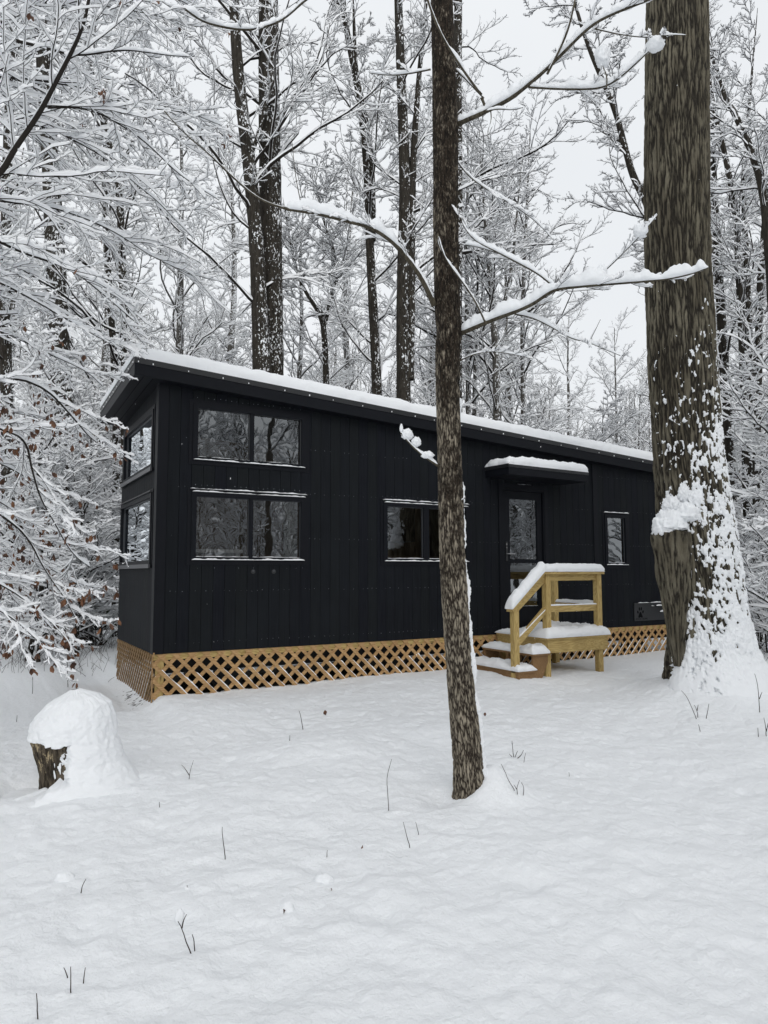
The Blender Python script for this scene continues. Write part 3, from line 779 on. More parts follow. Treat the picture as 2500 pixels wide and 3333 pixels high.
lattice(.012, WID, -.68, -.004, mpL, 1, sp=.125, w=.05, mat_=M['cedar_side'])
mb = MB()
mb.box(0, LEN, .0155, .05, HZ-.075, HZ-.001); mb.build('skirt_rail', M['pt_x'], cab)
mb = MB(); mb.box(.0155, .05, .052, WID, HZ-.075, HZ-.001); mb.build('skirt_rail', M['pt_y'], cab)
for x in (.03, 5.3, 9.85):
    mb = MB(); mb.box(x, x+.1, .0155, .055, HZ-.7, HZ-.076); mb.build('skirt_post', M['pt_z'], cab)
mb = MB(); mb.box(-.006, .012, -.018, -.0055, HZ-.02, HZ+.02); mb.add([(-.006, -.012, HZ+.02), (.012, -.012, HZ+.02), (.003, -.010, HZ+.075)], [(0, 1, 2)]); mb.box(-.012, -.0045, -.006, .012, HZ-.6, HZ-.004); mb.build('stake', M['cedar'], cab)
mb = MB()
mb.box(.1, LEN-.1, .35, .45, HZ-.28, HZ-.004); mb.box(.1, LEN-.1, WID-.45, WID-.35, HZ-.28, HZ-.004)
for x in np.arange(.3, 9.8, .6): mb.box(x, x+.05, .45, WID-.45, HZ-.12, HZ-.02)
for x in (.9, 3.4, 6.6, 8.6): mb.box(x, x+.3, .3, .6, HZ-.75, HZ-.285); mb.box(x, x+.3, WID-.6, WID-.3, HZ-.75, HZ-.285)
mb.build('chassis', M['steel'], cab)

# ------------------------------------------------------------------ entry steps
por = empty('entry_steps', (5.7, -.6, 0), label='small yellow pine landing with two snowy treads and a handrail at the cabin door', cat='steps')
DX0, DX1, DY = 5.165, 6.36, -1.14
G = HZ
mb = MB()
mb.box(DX0, DX1, DY, DY+.038, G-.184, G-.0); mb.box(DX0, DX0+.038, DY+.0385, -.03, G-.184, G-.0); mb.box(DX1-.038, DX1, DY+.0385, -.03, G-.184, G-.0)
mb.build('deck_frame', M['pt_x'], por, bevel=.003)
mb = MB()
for k in range(8):
    y0 = DY-.025+k*.141; mb.box(DX0-.03, DX1+.03, y0, min(y0+.136, -.02), G+.001, G+.026)
mb.build('deck_boards', M['pt_x'], por, bevel=.002)
PW = .089
posts = {'fl': (5.19, -1.10), 'fr': (6.215, -1.10), 'br': (6.24, -.16)}
PB = {'fl': .6, 'fr': -.1, 'br': -.1}
for k, (x, y) in posts.items():
    mb = MB(); mb.box(x, x+PW, y, y+PW, (G+.027 if k == 'fl' else -.15), G+.925)
    if k != 'fl': mb.v = []; mb.f = []; mb.mi = []; mb.box(x, x+PW, y, y+PW, -.15, G-.001 if False else G+.925)
    mb.build('post', M['pt_z'], por, bevel=.003)
mb = MB(); mb.box(5.165, 5.254, -1.10, -1.011, -.15, G-.186); mb.build('post', M['pt_z'], por, bevel=.003)
SX = 4.60
mb = MB(); mb.box(SX, SX+PW, -1.09, -1.09+PW, -.1, G+.462); mb.build('newel_post', M['pt_z'], por, bevel=.003)
yf, yb = -1.118, -1.1005
mb = MB(); mb.box(5.279, 6.215, -1.075, -1.037, G+.835, G+.925); mb.build('rail', M['pt_x'], por, bevel=.002)
mb = MB(); mb.box(5.279, 6.215, -1.075, -1.037, G+.385, G+.475); mb.build('rail', M['pt_x'], por, bevel=.002)
mb = MB(); mb.box(6.265, 6.303, -1.011, -.16, G+.385, G+.475); mb.build('rail', M['pt_y'], por, bevel=.002)
mb = MB(); mb.box(6.265, 6.303, -1.011, -.16, G+.835, G+.925); mb.build('rail', M['pt_y'], por, bevel=.002)
mb = MB(); mb.box(5.14, 6.335, -1.135, -.995, G+.926, G+.962); mb.build('rail_cap', M['pt_x'], por, bevel=.003)
mb = MB(); mb.box(6.215, 6.335, -.994, -.1, G+.926, G+.962); mb.build('rail_cap', M['pt_y'], por, bevel=.003)
mb = MB()   # sloping rails down to the newel post
def slope_bar(x0, z0, x1, z1, y0, y1, h):
    mb.hexa([(x, y, z+d) for x, z in ((x0, z0), (x1, z1)) for y in (y0, y1) for d in (-h, 0)])
slope_bar(SX+.02, G+.475, 5.19, G+.925, -1.075, -1.037, .115); mb.build('sloping_rail', M['pt_x'], por, bevel=.002)
mb = MB(); slope_bar(SX+.089, G+.05, 5.19, G+.475, -1.075, -1.037, .12); mb.build('sloping_rail', M['pt_x'], por, bevel=.002)
mb = MB(); slope_bar(SX-.055, G+.455, 5.139, G+.96, -1.135, -.995, .042); mb.build('sloping_rail_cap', M['pt_x'], por, bevel=.003)
# treads
mb = MB(); mb.box(4.86, 5.17, -1.165, -.04, G-.205, G-.178); mb.build('tread', M['brown'], por, bevel=.003)
mb = MB(); mb.box(4.60, 4.895, -1.165, -.04, G-.425, G-.398); mb.build('tread', M['brown'], por, bevel=.003)
for y in (-1.14, -.6, -.07):
    mb = MB(); mb.prism([(4.63, .05), (5.03, .05), (5.16, .30), (5.16, G-.206), (4.885, G-.206), (4.885, G-.426), (4.63, G-.426)], y, y+.035, lambda p, q, d: (p, d, q)); mb.build('stringer', M['brown'], por)
mb = MB(); mb.box(4.605, 4.628, -1.155, -.05, -.05, G-.427); mb.build('riser', M['brown'], por)
SN = []
SN.append(snow_slab(DX0-.035, DX1+.035, DY-.035, -.03, G+.028, .15, 1.3, .025, rr=.075, rough=.2, lip=.015, hf=lambda X, Y: .42+.5*np.maximum(sstep(5.55, 6.0, X)*.9, sstep(-.72, -.98, Y))))
SN.append(snow_slab(4.855, 5.175, -1.17, -.04, G-.177, .105, 2.7, .02, rr=.055, rough=.28, lip=.014, hf=lambda X, Y: .78+.3*sstep(-.75, -.95, Y)-.35*np.exp(-((Y+.72)/.13)**2)))
SN.append(snow_slab(4.59, 4.90, -1.172, -.04, G-.397, .115, 4.1, .02, rr=.06, rough=.26, lip=.014, hf=lambda X, Y: .85+.12*np.sin(Y*7)-.18*np.exp(-((Y+.85)/.1)**2)))
SN.append(snow_slab(5.135, 6.345, -1.142, -.985, G+.963, .115, 6.2, .02, rr=.055, rough=.10, lip=.016))
SN.append(snow_slab(6.21, 6.342, -1.0, -.1, G+.963, .11, 7.7, .02, rr=.05, rough=.10, lip=.014))
SN.append(snow_slab(5.28, 6.215, -1.079, -1.033, G+.476, .018, 8.8, .02, rough=.35, lip=.003))
SN.append(snow_slab(6.262, 6.306, -1.01, -.16, G+.476, .05, 9.9, .02, rr=.02, rough=.25, lip=.006))
ang = math.atan2(.505, 5.139-(SX-.055)); Ls = math.hypot(.505, 5.139-(SX-.055))
def mps(a, b, c):      # along the sloping cap; snow stands upright
    return (SX-.055+a*math.cos(ang), b, G+.455+a*math.sin(ang)+c)
SN.append(snow_slab(-.012, Ls+.05, -1.142, -.985, .002, .15, 10.4, .02, rr=.06, rough=.14, lip=.016, mp=mps))
mpt = lambda a, b, c: (SX+.089+a*.72, b, G+.05+a*.525+c)
SN.append(snow_slab(0, .70, -1.079, -1.033, .001, .022, 12.4, .02, rough=.3, lip=.003, mp=mpt))
snows(SN, por)

# ------------------------------------------------------------------ big trunks with real bark relief
def trunk_relief(zc, cx, cy, rad, nth, nz_, f, zr):
    """zc.. control heights with centre x,y and radius -> grid of points; f(theta, z, r, X) gives relief"""
    z = np.linspace(zr[0], zr[1], nz_); x = np.interp(z, zc, cx); y = np.interp(z, zc, cy); r = np.interp(z, zc, rad)
    kk = np.ones(9)/9
    for a in (x, y, r): a[4:-4] = np.convolve(a, kk, 'valid')
    th = np.arange(nth)*2*np.pi/nth; TH, Z = np.meshgrid(th, z); Rr = r[:, None]
    dirx = np.cos(TH)*RTH[0]-np.sin(TH)*FWH[0]; diry = np.cos(TH)*RTH[1]-np.sin(TH)*FWH[1]   # theta 0 = picture right, 90 deg = towards the camera
    rr = Rr+f(TH, Z, Rr, x[:, None], y[:, None])
    V = np.stack([x[:, None]+dirx*rr, y[:, None]+diry*rr, Z], -1)
    return V.reshape(-1, 3), grid_quads(nz_, nth, True)
def cyl_noise(TH, Z, R, kx, kz, seed, o=4):
    return fbm(np.cos(TH)*R*kx+seed, np.sin(TH)*R*kx+seed*2.1, Z*kz, o)
def edge_profile(rows, D):
    """(v, left u, right u) rows of a trunk silhouette -> heights, centres, radii"""
    rows = sorted(rows, key=lambda r: -r[0]); zc, cx, cy, ra = [], [], [], []
    for v, l, r in rows:
        a, b = at(l, v, D), at(r, v, D); m = (a+b)/2
        zc.append(m[2]); cx.append(m[0]); cy.append(m[1]); ra.append(np.linalg.norm(a-b)/2)
    return map(np.array, (zc, cx, cy, ra))

# --- the big oak on the right
oak = empty('oak_tree', (OAK[0], OAK[1], 0), label='massive old trunk right of the entry steps with its lower side plastered in snow', cat='tree')
rows = [(-500, 1402, 1520), (0, 1400, 1525), (200, 1397, 1526), (430, 1395, 1527), (580, 1397, 1530), (800, 1405, 1543), (1000, 1417, 1558), (1160, 1427, 1584), (1300, 1446, 1603), (1400, 1450, 1622), (1480, 1443, 1648), (1545, 1425, 1690), (1620, 1400, 1740)]
oz, ox_, oy_, orr = edge_profile(rows, 8.75)
kT = np.arctan2(.55, -.83)     # the burl points to the picture's left, a little to the front
def oak_bark(TH, Z, R, X, Y):
    w = cyl_noise(TH, Z, R, 1.2, .7, 3., 3)
    a = cyl_noise(TH+.08*w, Z, R, 22, 2.0, 1.3, 3)+.35*cyl_noise(TH, Z, R, 40, 6, 4.3, 2)
    rid = 1-np.exp(-(a/.30)**2)
    oak_bark.r = rid
    flute = .03*noise(np.cos(TH)*2.2+5, np.sin(TH)*2.2, Z*.35)*sstep(3, .5, Z)
    roots = .11*sstep(.9, 0, Z)*np.clip(noise(np.cos(TH)*2.4+1, np.sin(TH)*2.4, 4.), -.4, 1)
    return .022*(rid-.6)+.012*noise(np.cos(TH)*R*40, np.sin(TH)*R*40, Z*7)*(.5+.5*sstep(6, 2, Z))+flute+roots
V, Q = trunk_relief(oz, ox_, oy_, orr, 420, 1000, oak_bark, (-.35, 9.6))
mesh_np('trunk', V, Q, M['bark_oak'], parent=oak, attr=oak_bark.r)
# burl / broken stub: a swelling that tapers down along the trunk
bt = at(1449, 1142, 8.42); bb = at(1466, 1440, 8.5)
th = np.arange(80)*2*np.pi/80; t = np.linspace(0, 1, 90)[:, None]
cx = bt+(bb-bt)*t; rr = (.165*(1-t**1.4)+.045)*(1+.18*noise(np.cos(th)*3, np.sin(th)*3, t*5))+.02*noise(np.cos(th)*9, np.sin(th)*9, t*3)
rr[0] = .02; rr[1] = .10; rr[2] = .15
Vb = cx[:, None]+(np.cos(th)[None]*rr)[..., None]*RTH-(np.sin(th)[None]*rr)[..., None]*FWH*.9
ba = fbm(np.cos(th)*4.5+4, np.sin(th)*4.5, t*3.2, 4)+0*rr; br_ = 1-np.exp(-(ba/.16)**2); cb = cx[:, None]; Vb = Vb+(Vb-cb)*(.10*br_-.05)[..., None]
Vb[..., 2] += .03*noise(Vb[..., 0]*9, Vb[..., 1]*9, 1.)
mesh_np('burl', Vb.reshape(-1, 3), grid_quads(90, 80, True), M['bark_oak'], parent=oak, attr=br_)
def plaster(TH, Z, R, X, Y):
    # windward side: picture right and towards the camera; the left edge stays bare
    a = np.degrees((TH+np.pi) % (2*np.pi)-np.pi)      # -180..180, 0 = right, 90 = camera
    a = np.where(a < -150, a+360, a)
    lim = np.interp(Z, [-.3, .3, .8, 1.5, 2.3, 3.0, 4.2, 6], [178, 172, 164, 158, 166, 178, 186, 195])
    side = sstep(lim+12, lim-14, a)*sstep(-120, -60, a)
    side = side*(.80+.20*sstep(150, 60, a))
    hgt = np.interp(Z, [-.3, .4, .9, 1.6, 2.3, 3.0, 3.6, 4.1, 4.7, 5.1, 6.2, 9.6], [1.4, 1.15, .72, .50, .44, .36, .24, .08, -.08, -.26, -.40, -.48])
    n = cyl_noise(TH, Z, R, 6., 3.4, 8., 5)*.75+1.05*cyl_noise(TH, Z, R, 22, 12, 2., 4)
    m = n+hgt-(1-side)*2.
    thick = sstep(-.02, .55, m)
    lump = .75+.9*np.abs(cyl_noise(TH, Z, R, 9, 6., 5., 4))+.35*cyl_noise(TH, Z, R, 30, 24, 6., 3)
    base = .05*sstep(1.2, 0, Z)
    return -.05+.13*sstep(.65, -.1, Z)*sstep(lim+8, lim-25, a)+oak_bark(TH, Z, R, X, Y)*.5*sstep(.0, .9, Z)+np.where(m > -.02, .022+(.045+base)*thick*(1+(lump-1)*sstep(.1, 1., Z))*np.interp(Z, [0, 3.5, 5], [1, .9, .5]), 0)
V, Q = trunk_relief(oz, ox_, oy_, orr, 460, 1050, plaster, (-.3, 7.6))
mesh_np('snow', V, Q, M['snow'], parent=oak)
# cap of snow on the burl
def lump_mesh(c, sx, sy, sz, n, seed, rough=.25, flat_=.35, fr=4.):
    th = np.linspace(0, 2*np.pi, n, endpoint=False); ph = np.linspace(-np.pi/2, np.pi/2, n//2)
    TH, PH = np.meshgrid(th, ph); d = np.stack([np.cos(PH)*np.cos(TH), np.cos(PH)*np.sin(TH), np.sin(PH)], -1)
    r = 1+rough*fbm(d[..., 0]*fr*.5+seed, d[..., 1]*fr*.5, d[..., 2]*fr*.5, 4)+rough*.3*noise(d[..., 0]*fr*2, d[..., 1]*fr*2+seed, d[..., 2]*fr*2)
    P = d*r[..., None]; P[..., 2] = np.where(P[..., 2] < 0, P[..., 2]*flat_, P[..., 2])
    return (np.array(c)+P[..., 0:1]*RTH*sx-P[..., 1:2]*FWH*sy+P[..., 2:3]*V3(0, 0, sz)).reshape(-1, 3), grid_quads(n//2, n, True)
snows([lump_mesh(at(1447, 1140, 8.42), .19, .16, .23, 110, 3., .22, .22, 6.), lump_mesh(at(1485, 1115, 8.40), .17, .12, .17, 90, 8., .3, .4, 6.), lump_mesh(at(1432, 1150, 8.42), .125, .13, .17, 90, 5., .25, .4, 7.), lump_mesh(at(1450, 1095, 8.42), .10, .10, .13, 80, 6., .35, .6, 7.), lump_mesh(at(1505, 1080, 8.38), .11, .07, .16, 80, 16., .4, .8, 7.), lump_mesh(at(1522, 1125, 8.37), .10, .06, .14, 80, 26., .4, .8, 7.), lump_mesh(at(1478, 1068, 8.40), .07, .06, .13, 80, 36., .4, .8, 7.)], oak)
# snow banked up at its foot
# --- the young tree in the middle
yt = empty('young_tree', (YOUNG[0], YOUNG[1], 0), label='slender dark trunk standing in front of the middle window with snowy side branches', cat='tree')
rows = [(-700, 924, 968), (-350, 928, 972), (0, 931, 977), (270, 934, 990), (400, 936, 990), (550, 937, 991), (720, 939, 995), (800, 941, 993), (1000, 945, 997), (1200, 949, 1004), (1350, 957, 1014), (1450, 964.5, 1021), (1557, 973, 1034), (1653, 980, 1044), (1710, 979, 1054), (1735, 974, 1064), (1790, 962, 1076)]
yz, yx, yy, yr = edge_profile(rows, 4.98)
def ybark(TH, Z, R, X, Y):
    a = cyl_noise(TH, Z, R, 58, 13, 1.3, 4)
    kn = .012*np.exp(-(((Z-at(995, 720, 5)[2])/.09)**2))*np.cos(TH)
    ybark.r = 1-np.exp(-(a/.30)**2)
    return .0075*(ybark.r-.5)*(.45+.55*sstep(3.0, 1.2, Z))+.006*noise(np.cos(TH)*1.5, np.sin(TH)*1.5, Z*1.6)+kn
V, Q = trunk_relief(yz, yx, yy, yr, 220, 1500, ybark, (-.15, 7.4))
mesh_np('trunk', V, Q, M['bark_young'], parent=yt, attr=ybark.r)
def yplaster(TH, Z, R, X, Y):
    a = np.degrees((TH+np.pi) % (2*np.pi)-np.pi)
    band = np.exp(-((a+6)/34.)**2)
    n = cyl_noise(TH, Z, R, 20, 6, 8., 4)+.35*noise(Z*2.3, 3.)
    hg = np.interp(Z, [-.2, .35, 1.2, 2.4, 2.9, 4, 7], [.75, .15, .28, .0, -.28, -.36, -.45])
    m = n*.8+hg-(1-band)*1.35+.7*sstep(.35, -.1, Z)*sstep(-40, 10, a)*sstep(150, 60, a)
    return -.02+np.where(m > 0, .022+.05*np.clip(m, 0, .5)*(1+.5*cyl_noise(TH, Z, R, 50, 40, 5., 2)), 0)
V, Q = trunk_relief(yz, yx, yy, yr, 150, 1100, yplaster, (-.12, 5.4))
mesh_np('snow', V, Q, M['snow'], parent=yt)

rngb = np.random.RandomState(21)
def limb(root, pts, D0, D1, r0, r1, H, seed, snow=(0., 1.), lump=1., name='branch', side=None, wide=.5, mat_='limb', sides=9):
    P = path(pts, D0, D1); R = np.linspace(r0, r1, len(P))
    Pi, Ri, s = interp_path(P, R, .03)
    Ri = Ri*(1+.10*noise(s*14, seed))
    V, Q = tubes(Pi, Ri, sides)
    b = mesh_np(name, V, Q, M[mat_], parent=root)
    parts = [snow_on(P+V3(0, 0, 0), R, H*1.15, seed, t0=snow[0], t1=snow[1], lump=lump, wide=wide)]
    if parts: 
        V, Q, _ = join(parts); mesh_np('snow', V, Q, M['snow'], parent=b)
    if side:
        tw = spray(Pi[None, ::3], Ri[None, ::3], rngb, **side)
        V, Q, mi = join(tw); mesh_np('twigs', V, Q, [M['twig'], M['snow_plain']], mi, parent=b)
    return b
tws = dict(lens=(.26, .45), ns=(8, 4), H=(.030, .020), Ks=(8, 5), planar=.7, rmin=.0019, rad=.0045, up=(.03, .02), t0=.3, ang=40, wig=.08)
# left branch with its heavy bank of snow
limb(yt, [(938, 660), (928, 635), (905, 590), (870, 545), (840, 515), (800, 490), (750, 478), (690, 462), (620, 452)], 4.95, 4.6, .021, .010, .105, 3.1, (.03, 1.), wide=.36, side=tws)
limb(yt, [(622, 452), (560, 432), (500, 380), (450, 330), (400, 290), (355, 240)], 4.6, 4.35, .0095, .0042, .009, 4.4, lump=1.2, side=dict(tws, lens=(.12, .4), ns=(5, 3)))
limb(yt, [(655, 457), (648, 430), (638, 380), (630, 300)], 4.62, 4.6, .004, .0018, .008, 5.)
limb(yt, [(746, 478), (750, 430), (750, 360)], 4.75, 4.75, .0025, .001, .006, 6.)
# upper right branch
limb(yt, [(986, 268), (1010, 258), (1040, 245), (1100, 215), (1130, 192), (1180, 150), (1220, 110), (1270, 60), (1310, 35), (1400, 0), (1470, -30)], 4.98, 4.3, .020, .007, .105, 7.7, wide=.42, side=tws)
limb(yt, [(1142, 188), (1200, 192), (1260, 193), (1300, 190), (1330, 175), (1360, 150), (1400, 112), (1425, 92)], 4.7, 4.35, .0085, .004, .075, 8.2, wide=.45, side=dict(tws, ns=(7, 4)))
limb(yt, [(1310, 190), (1312, 165), (1300, 140), (1297, 118)], 4.5, 4.5, .005, .003, .012, 9.1)
snows([lump_mesh(at(1302, 123, 4.5), .050, .05, .085, 50, 2., .3, .8), lump_mesh(at(1415, 97, 4.37), .058, .05, .05, 50, 5., .2, .8)], yt)
limb(yt, [(1182, 160), (1215, 95), (1232, 50), (1250, -40)], 4.6, 4.4, .009, .006, .055, 9.9, wide=.4)
limb(yt, [(1285, 62), (1340, 75), (1400, 82), (1440, 75), (1484, 76)], 4.5, 4.25, .005, .002, .014, 11.2, side=dict(tws, ns=(5, 3)))
limb(yt, [(1040, 205), (1010, 165), (985, 128), (955, 80), (930, 20), (915, -30)], 4.80, 4.65, .010, .008, .062, 12.7, wide=.42)
limb(yt, [(1040, 210), (1046, 225), (1052, 240)], 4.80, 4.85, .011, .010, .02, 12.9)
limb(yt, [(1045, 212), (1000, 165), (985, 150)], 4.9, 4.95, .006, .005, .05, 13.)
limb(yt, [(1050, 240), (1075, 235), (1110, 238), (1130, 232)], 4.8, 4.7, .005, .002, .025, 13.3)
limb(yt, [(1060, 240), (1062, 260), (1052, 285), (1056, 300)], 4.8, 4.75, .004, .0015, .02, 13.8)
# middle right branch
limb(yt, [(990, 722), (1005, 715), (1040, 700), (1075, 686), (1110, 674), (1150, 657), (1180, 636), (1200, 624), (1240, 620), (1300, 615), (1400, 607), (1450, 602), (1500, 590), (1530, 578)], 5.0, 4.2, .021, .0035, .105, 14.4, wide=.42, side=dict(tws, ns=(7, 4)))
limb(yt, [(1200, 622), (1165, 592), (1120, 568), (1070, 542), (1020, 518), (992, 470), (984, 420)], 4.72, 4.95, .0085, .004, .075, 15.6, (.0, .8), wide=.4, side=dict(tws, ns=(7, 4)))
limb(yt, [(1070, 545), (1040, 535), (1005, 528)], 4.85, 4.9, .004, .002, .05, 16.)
limb(yt, [(1272, 615), (1310, 582), (1345, 548), (1380, 512), (1420, 465)], 4.6, 4.3, .0055, .0018, .022, 17.2, side=dict(tws, ns=(5, 3)))
snows([lump_mesh(at(1384, 498, 4.35), .045, .04, .05, 50, 12., .25, .8), lump_mesh(at(1300, 587, 4.5), .035, .03, .05, 40, 13., .25, .9)], yt)
limb(yt, [(1165, 660), (1195, 648), (1215, 636), (1223, 628)], 4.85, 4.8, .005, .002, .03, 17.9)
limb(yt, [(1112, 678), (1150, 685), (1195, 708), (1235, 732), (1270, 738), (1300, 752), (1340, 768)], 4.85, 4.55, .007, .0025, .045, 18.8, wide=.4, side=dict(tws, ns=(7, 4)))
limb(yt, [(1272, 740), (1285, 715), (1297, 690)], 4.65, 4.6, .003, .0015, .03, 19.)
limb(yt, [(1095, 684), (1096, 705), (1085, 728), (1070, 752)], 4.88, 4.8, .005, .004, .025, 19.9)
limb(yt, [(992, 780), (1020, 765), (1065, 758), (1110, 765), (1150, 775)], 5.0, 4.8, .006, .002, .018, 20.3, side=dict(tws, ns=(7, 4)))
limb(yt, [(1050, 700), (1030, 655), (1000, 610), (965, 565), (950, 530), (947, 512)], 4.80, 4.66, .0075, .003, .055, 21.4, wide=.36)
limb(yt, [(1060, 695), (1068, 670), (1076, 645)], 4.85, 4.8, .004, .0015, .03, 22.)
limb(yt, [(1246, 620), (1243, 598), (1236, 575), (1231, 562)], 4.6, 4.6, .003, .0012, .03, 22.5)
# broken stub low on the left, holding a fat bank of snow
limb(yt, [(948, 1008), (935, 998), (915, 985), (895, 968), (878, 950), (866, 935)], 4.93, 4.85, .010, .004, .038, 23.2, wide=.42)
snows([lump_mesh(at(880, 940, 4.87), .040, .035, .045, 50, 15., .28, .7, 6), lump_mesh(at(899, 956, 4.88), .034, .03, .04, 50, 16., .25, .7, 6), lump_mesh(at(924, 984, 4.9), .045, .03, .03, 50, 17., .25, .7, 6), lump_mesh(at(867, 926, 4.86), .012, .012, .035, 40, 18., .2, .8)], yt)
limb(yt, [(990, 1084), (999, 1080), (1006, 1074)], 4.95, 4.9, .004, .002, .02, 24.)
# foreground bough crossing the top of the picture
limb(yt, [(930, -60), (800, -50), (700, -30), (655, 2), (620, 35), (590, 52), (545, 65), (500, 62), (455, 52), (430, 42), (400, 20)], 4.9, 3.9, .013, .006, .060, 25.4, (.25, 1.), wide=.42, side=dict(tws, lens=(.1, .5), ns=(8, 3)))
limb(yt, [(975, 330), (1010, 380), (1060, 415), (1120, 450), (1160, 480), (1195, 518)], 5.0, 4.9, .006, .002, .035, 26.1, side=dict(tws, lens=(.2, .5), ns=(8, 4)))
limb(yt, [(930, 150), (880, 160), (840, 163), (800, 158)], 4.95, 5.2, .007, .003, .035, 27., side=dict(tws, ns=(7, 4)))

# --- the stump
st = empty('stump', tuple(STUMP), label='short leaning tree stump under a thick cap of snow', cat='stump')
sc_ = at(166, 1700, 5.35); sl_ = at(158, 1600, 5.35)
zc = np.array([-.2, 0, .1, .2, .36, .5, .62]); f_ = np.clip(zc/.35, 0, 1)
cxs = sc_[0]+(sl_[0]-sc_[0])*f_; cys = sc_[1]+(sl_[1]-sc_[1])*f_; srr = np.array([.25, .24, .235, .245, .275, .27, .2])
def sbark(TH, Z, R, X, Y):
    return .016*fbm(np.cos(TH)*R*26, np.sin(TH)*R*26, Z*6, 4)+.03*noise(np.cos(TH)*1.8, np.sin(TH)*1.8, Z*2)-.5*sstep(.40, .44, Z)*R
V, Q = trunk_relief(zc, cxs, cys, srr, 160, 160, sbark, (-.2, .44))
mesh_np('trunk', V, Q, M['bark_stump'], parent=st)
def splaster(TH, Z, R, X, Y):
    a = np.degrees((TH+np.pi) % (2*np.pi)-np.pi); a = np.where(a < -120, a+360, a)
    n = cyl_noise(TH, Z, R, 9, 7, 4., 4); n2 = cyl_noise(TH, Z, R, 28, 22, 6., 3)
    lim = np.interp(Z, [-.12, -.02, .05, .12, .36, .40], [260, 150, 96, 80, 72, 260])
    m = sstep(lim+9, lim-9, a+n*15+n2*9)*sstep(-160, -110, a+20)
    Zh = Z+.035*n+.01*n2
    lim = np.interp(Zh, [-.12, -.02, .05, .12, .35, .39], [260, 150, 96, 80, 72, 260])
    m = sstep(lim+9, lim-9, a+n*15+n2*9)*sstep(-160, -110, a+20)
    tot = np.interp(Z, [-.2, -.1, 0, .1, .2, .34, .46, .56, .63, .70], [.76, .64, .50, .405, .345, .31, .29, .255, .185, .03])
    left = sstep(90, 160, a)*sstep(.32, .42, Z)
    return np.where(m > .02, (tot-R)*m+.022*n*(tot > .1)+.009*n2-.03*(1-m), -.04)
V, Q = trunk_relief(np.array([-.2, .36, .7]), np.interp([-.2, .36, .7], zc, cxs), np.interp([-.2, .36, .7], zc, cys), np.array([.25, .275, .275]), 220, 260, splaster, (-.2, .70))
V[:, 2] += .05*((V-np.array([sl_[0], sl_[1], 0]))@RTH)/.28*sstep(.35, .6, V[:, 2])
mesh_np('snow', V, Q, M['snow'], parent=st)
# --- the beech whose boughs hang in from the left
bx = at(-420, 1330, 6.5)
be = empty('beech_tree', (bx[0], bx[1], 0), label='beech leaning in from the left edge with drooping snow laden boughs and brown leaves', cat='tree')
B0 = np.array([bx[0], bx[1], -.2])
rngl = np.random.RandomState(5)
tp = np.array([B0, B0+V3(.05, .1, 2.5), B0+V3(-.1, .2, 5.5), B0+V3(.15, .1, 9)])
Pi, Ri, _ = interp_path(tp, [.17, .14, .10, .05], .1)
V, Q = tubes(Pi, Ri, 20); mesh_np('trunk', V, Q, M['bark_wood'], parent=be)
boughs = [
 ([(0, 388), (30, 320), (75, 250), (105, 205), (145, 135), (175, 65), (195, -20)], 4.6, 4.3, .021, .010, .030),
 ([(103, 232), (170, 232), (215, 240), (262, 268), (330, 322), (400, 385), (470, 430)], 4.5, 5.2, .010, .003, .035),
 ([(35, 88), (110, 105), (170, 125), (250, 108), (320, 115), (410, 125)], 4.8, 5.4, .013, .003, .04),
 ([(-60, 500), (0, 525), (100, 560), (150, 580), (230, 640), (300, 700)], 5.2, 6.2, .016, .004, .04),
 ([(-60, 590), (0, 610), (70, 650), (150, 690), (200, 720), (245, 750)], 5.4, 6.2, .012, .004, .035),
 ([(-60, 812), (0, 815), (43, 822), (101, 845), (144, 888), (187, 935), (215, 955)], 5.2, 6.6, .017, .004, .042),
 ([(-40, 915), (0, 928), (58, 950), (83, 1018), (108, 1090), (151, 1162), (180, 1198), (215, 1222)], 5.4, 6.4, .013, .003, .035),
 ([(-50, 1080), (0, 1104), (72, 1155), (108, 1234), (162, 1306), (195, 1350)], 5.6, 6.4, .013, .003, .036),
 ([(-50, 990), (0, 1000), (90, 1040), (200, 1078)], 5.8, 6.8, .009, .003, .03),
 ([(-50, 1240), (0, 1265), (60, 1300), (120, 1362), (190, 1396)], 5.6, 6.2, .009, .003, .034),
 ([(-50, 1300), (20, 1330), (80, 1380), (130, 1400)], 5.4, 5.8, .008, .003, .034),
 ([(-60, 1150), (30, 1180), (90, 1215), (170, 1255), (205, 1275)], 6.2, 7.0, .009, .003, .03),
 ([(-60, 700), (20, 720), (110, 765), (180, 800), (225, 835)], 6.4, 7.4, .011, .003, .035),
 ([(-60, 420), (40, 440), (150, 455), (250, 500), (340, 560), (430, 600)], 6.2, 7.4, .012, .003, .035),
 ([(-60, 270), (40, 255), (150, 300), (250, 350), (350, 440), (420, 520)], 6.0, 7.2, .012, .003, .035),
 ([(-60, 160), (60, 170), (180, 190), (300, 230), (400, 240), (480, 270)], 6.0, 7.6, .012, .003, .035),
 ([(-60, 60), (60, 40), (180, 10), (300, 20), (400, 60)], 5.6, 6.8, .012, .003, .035),
 ([(-60, -20), (60, -40), (200, -30), (330, -20), (450, 30)], 5.4, 6.8, .012, .003, .035),
 ([(190, 60), (240, 20), (300, -30)], 4.6, 5, .006, .003, .025),
 ([(-60, 1040), (40, 1110), (120, 1130), (190, 1158)], 6.8, 7.6, .008, .003, .03),
 ([(-60, 880), (40, 890), (120, 905), (200, 925)], 6.8, 7.6, .008, .003, .03),

 ([(-60, 1330), (10, 1352), (70, 1375), (120, 1395)], 5.9, 6.3, .007, .003, .03),
]
tubesL, snowL, twigL, leafpts = [], [], [], []
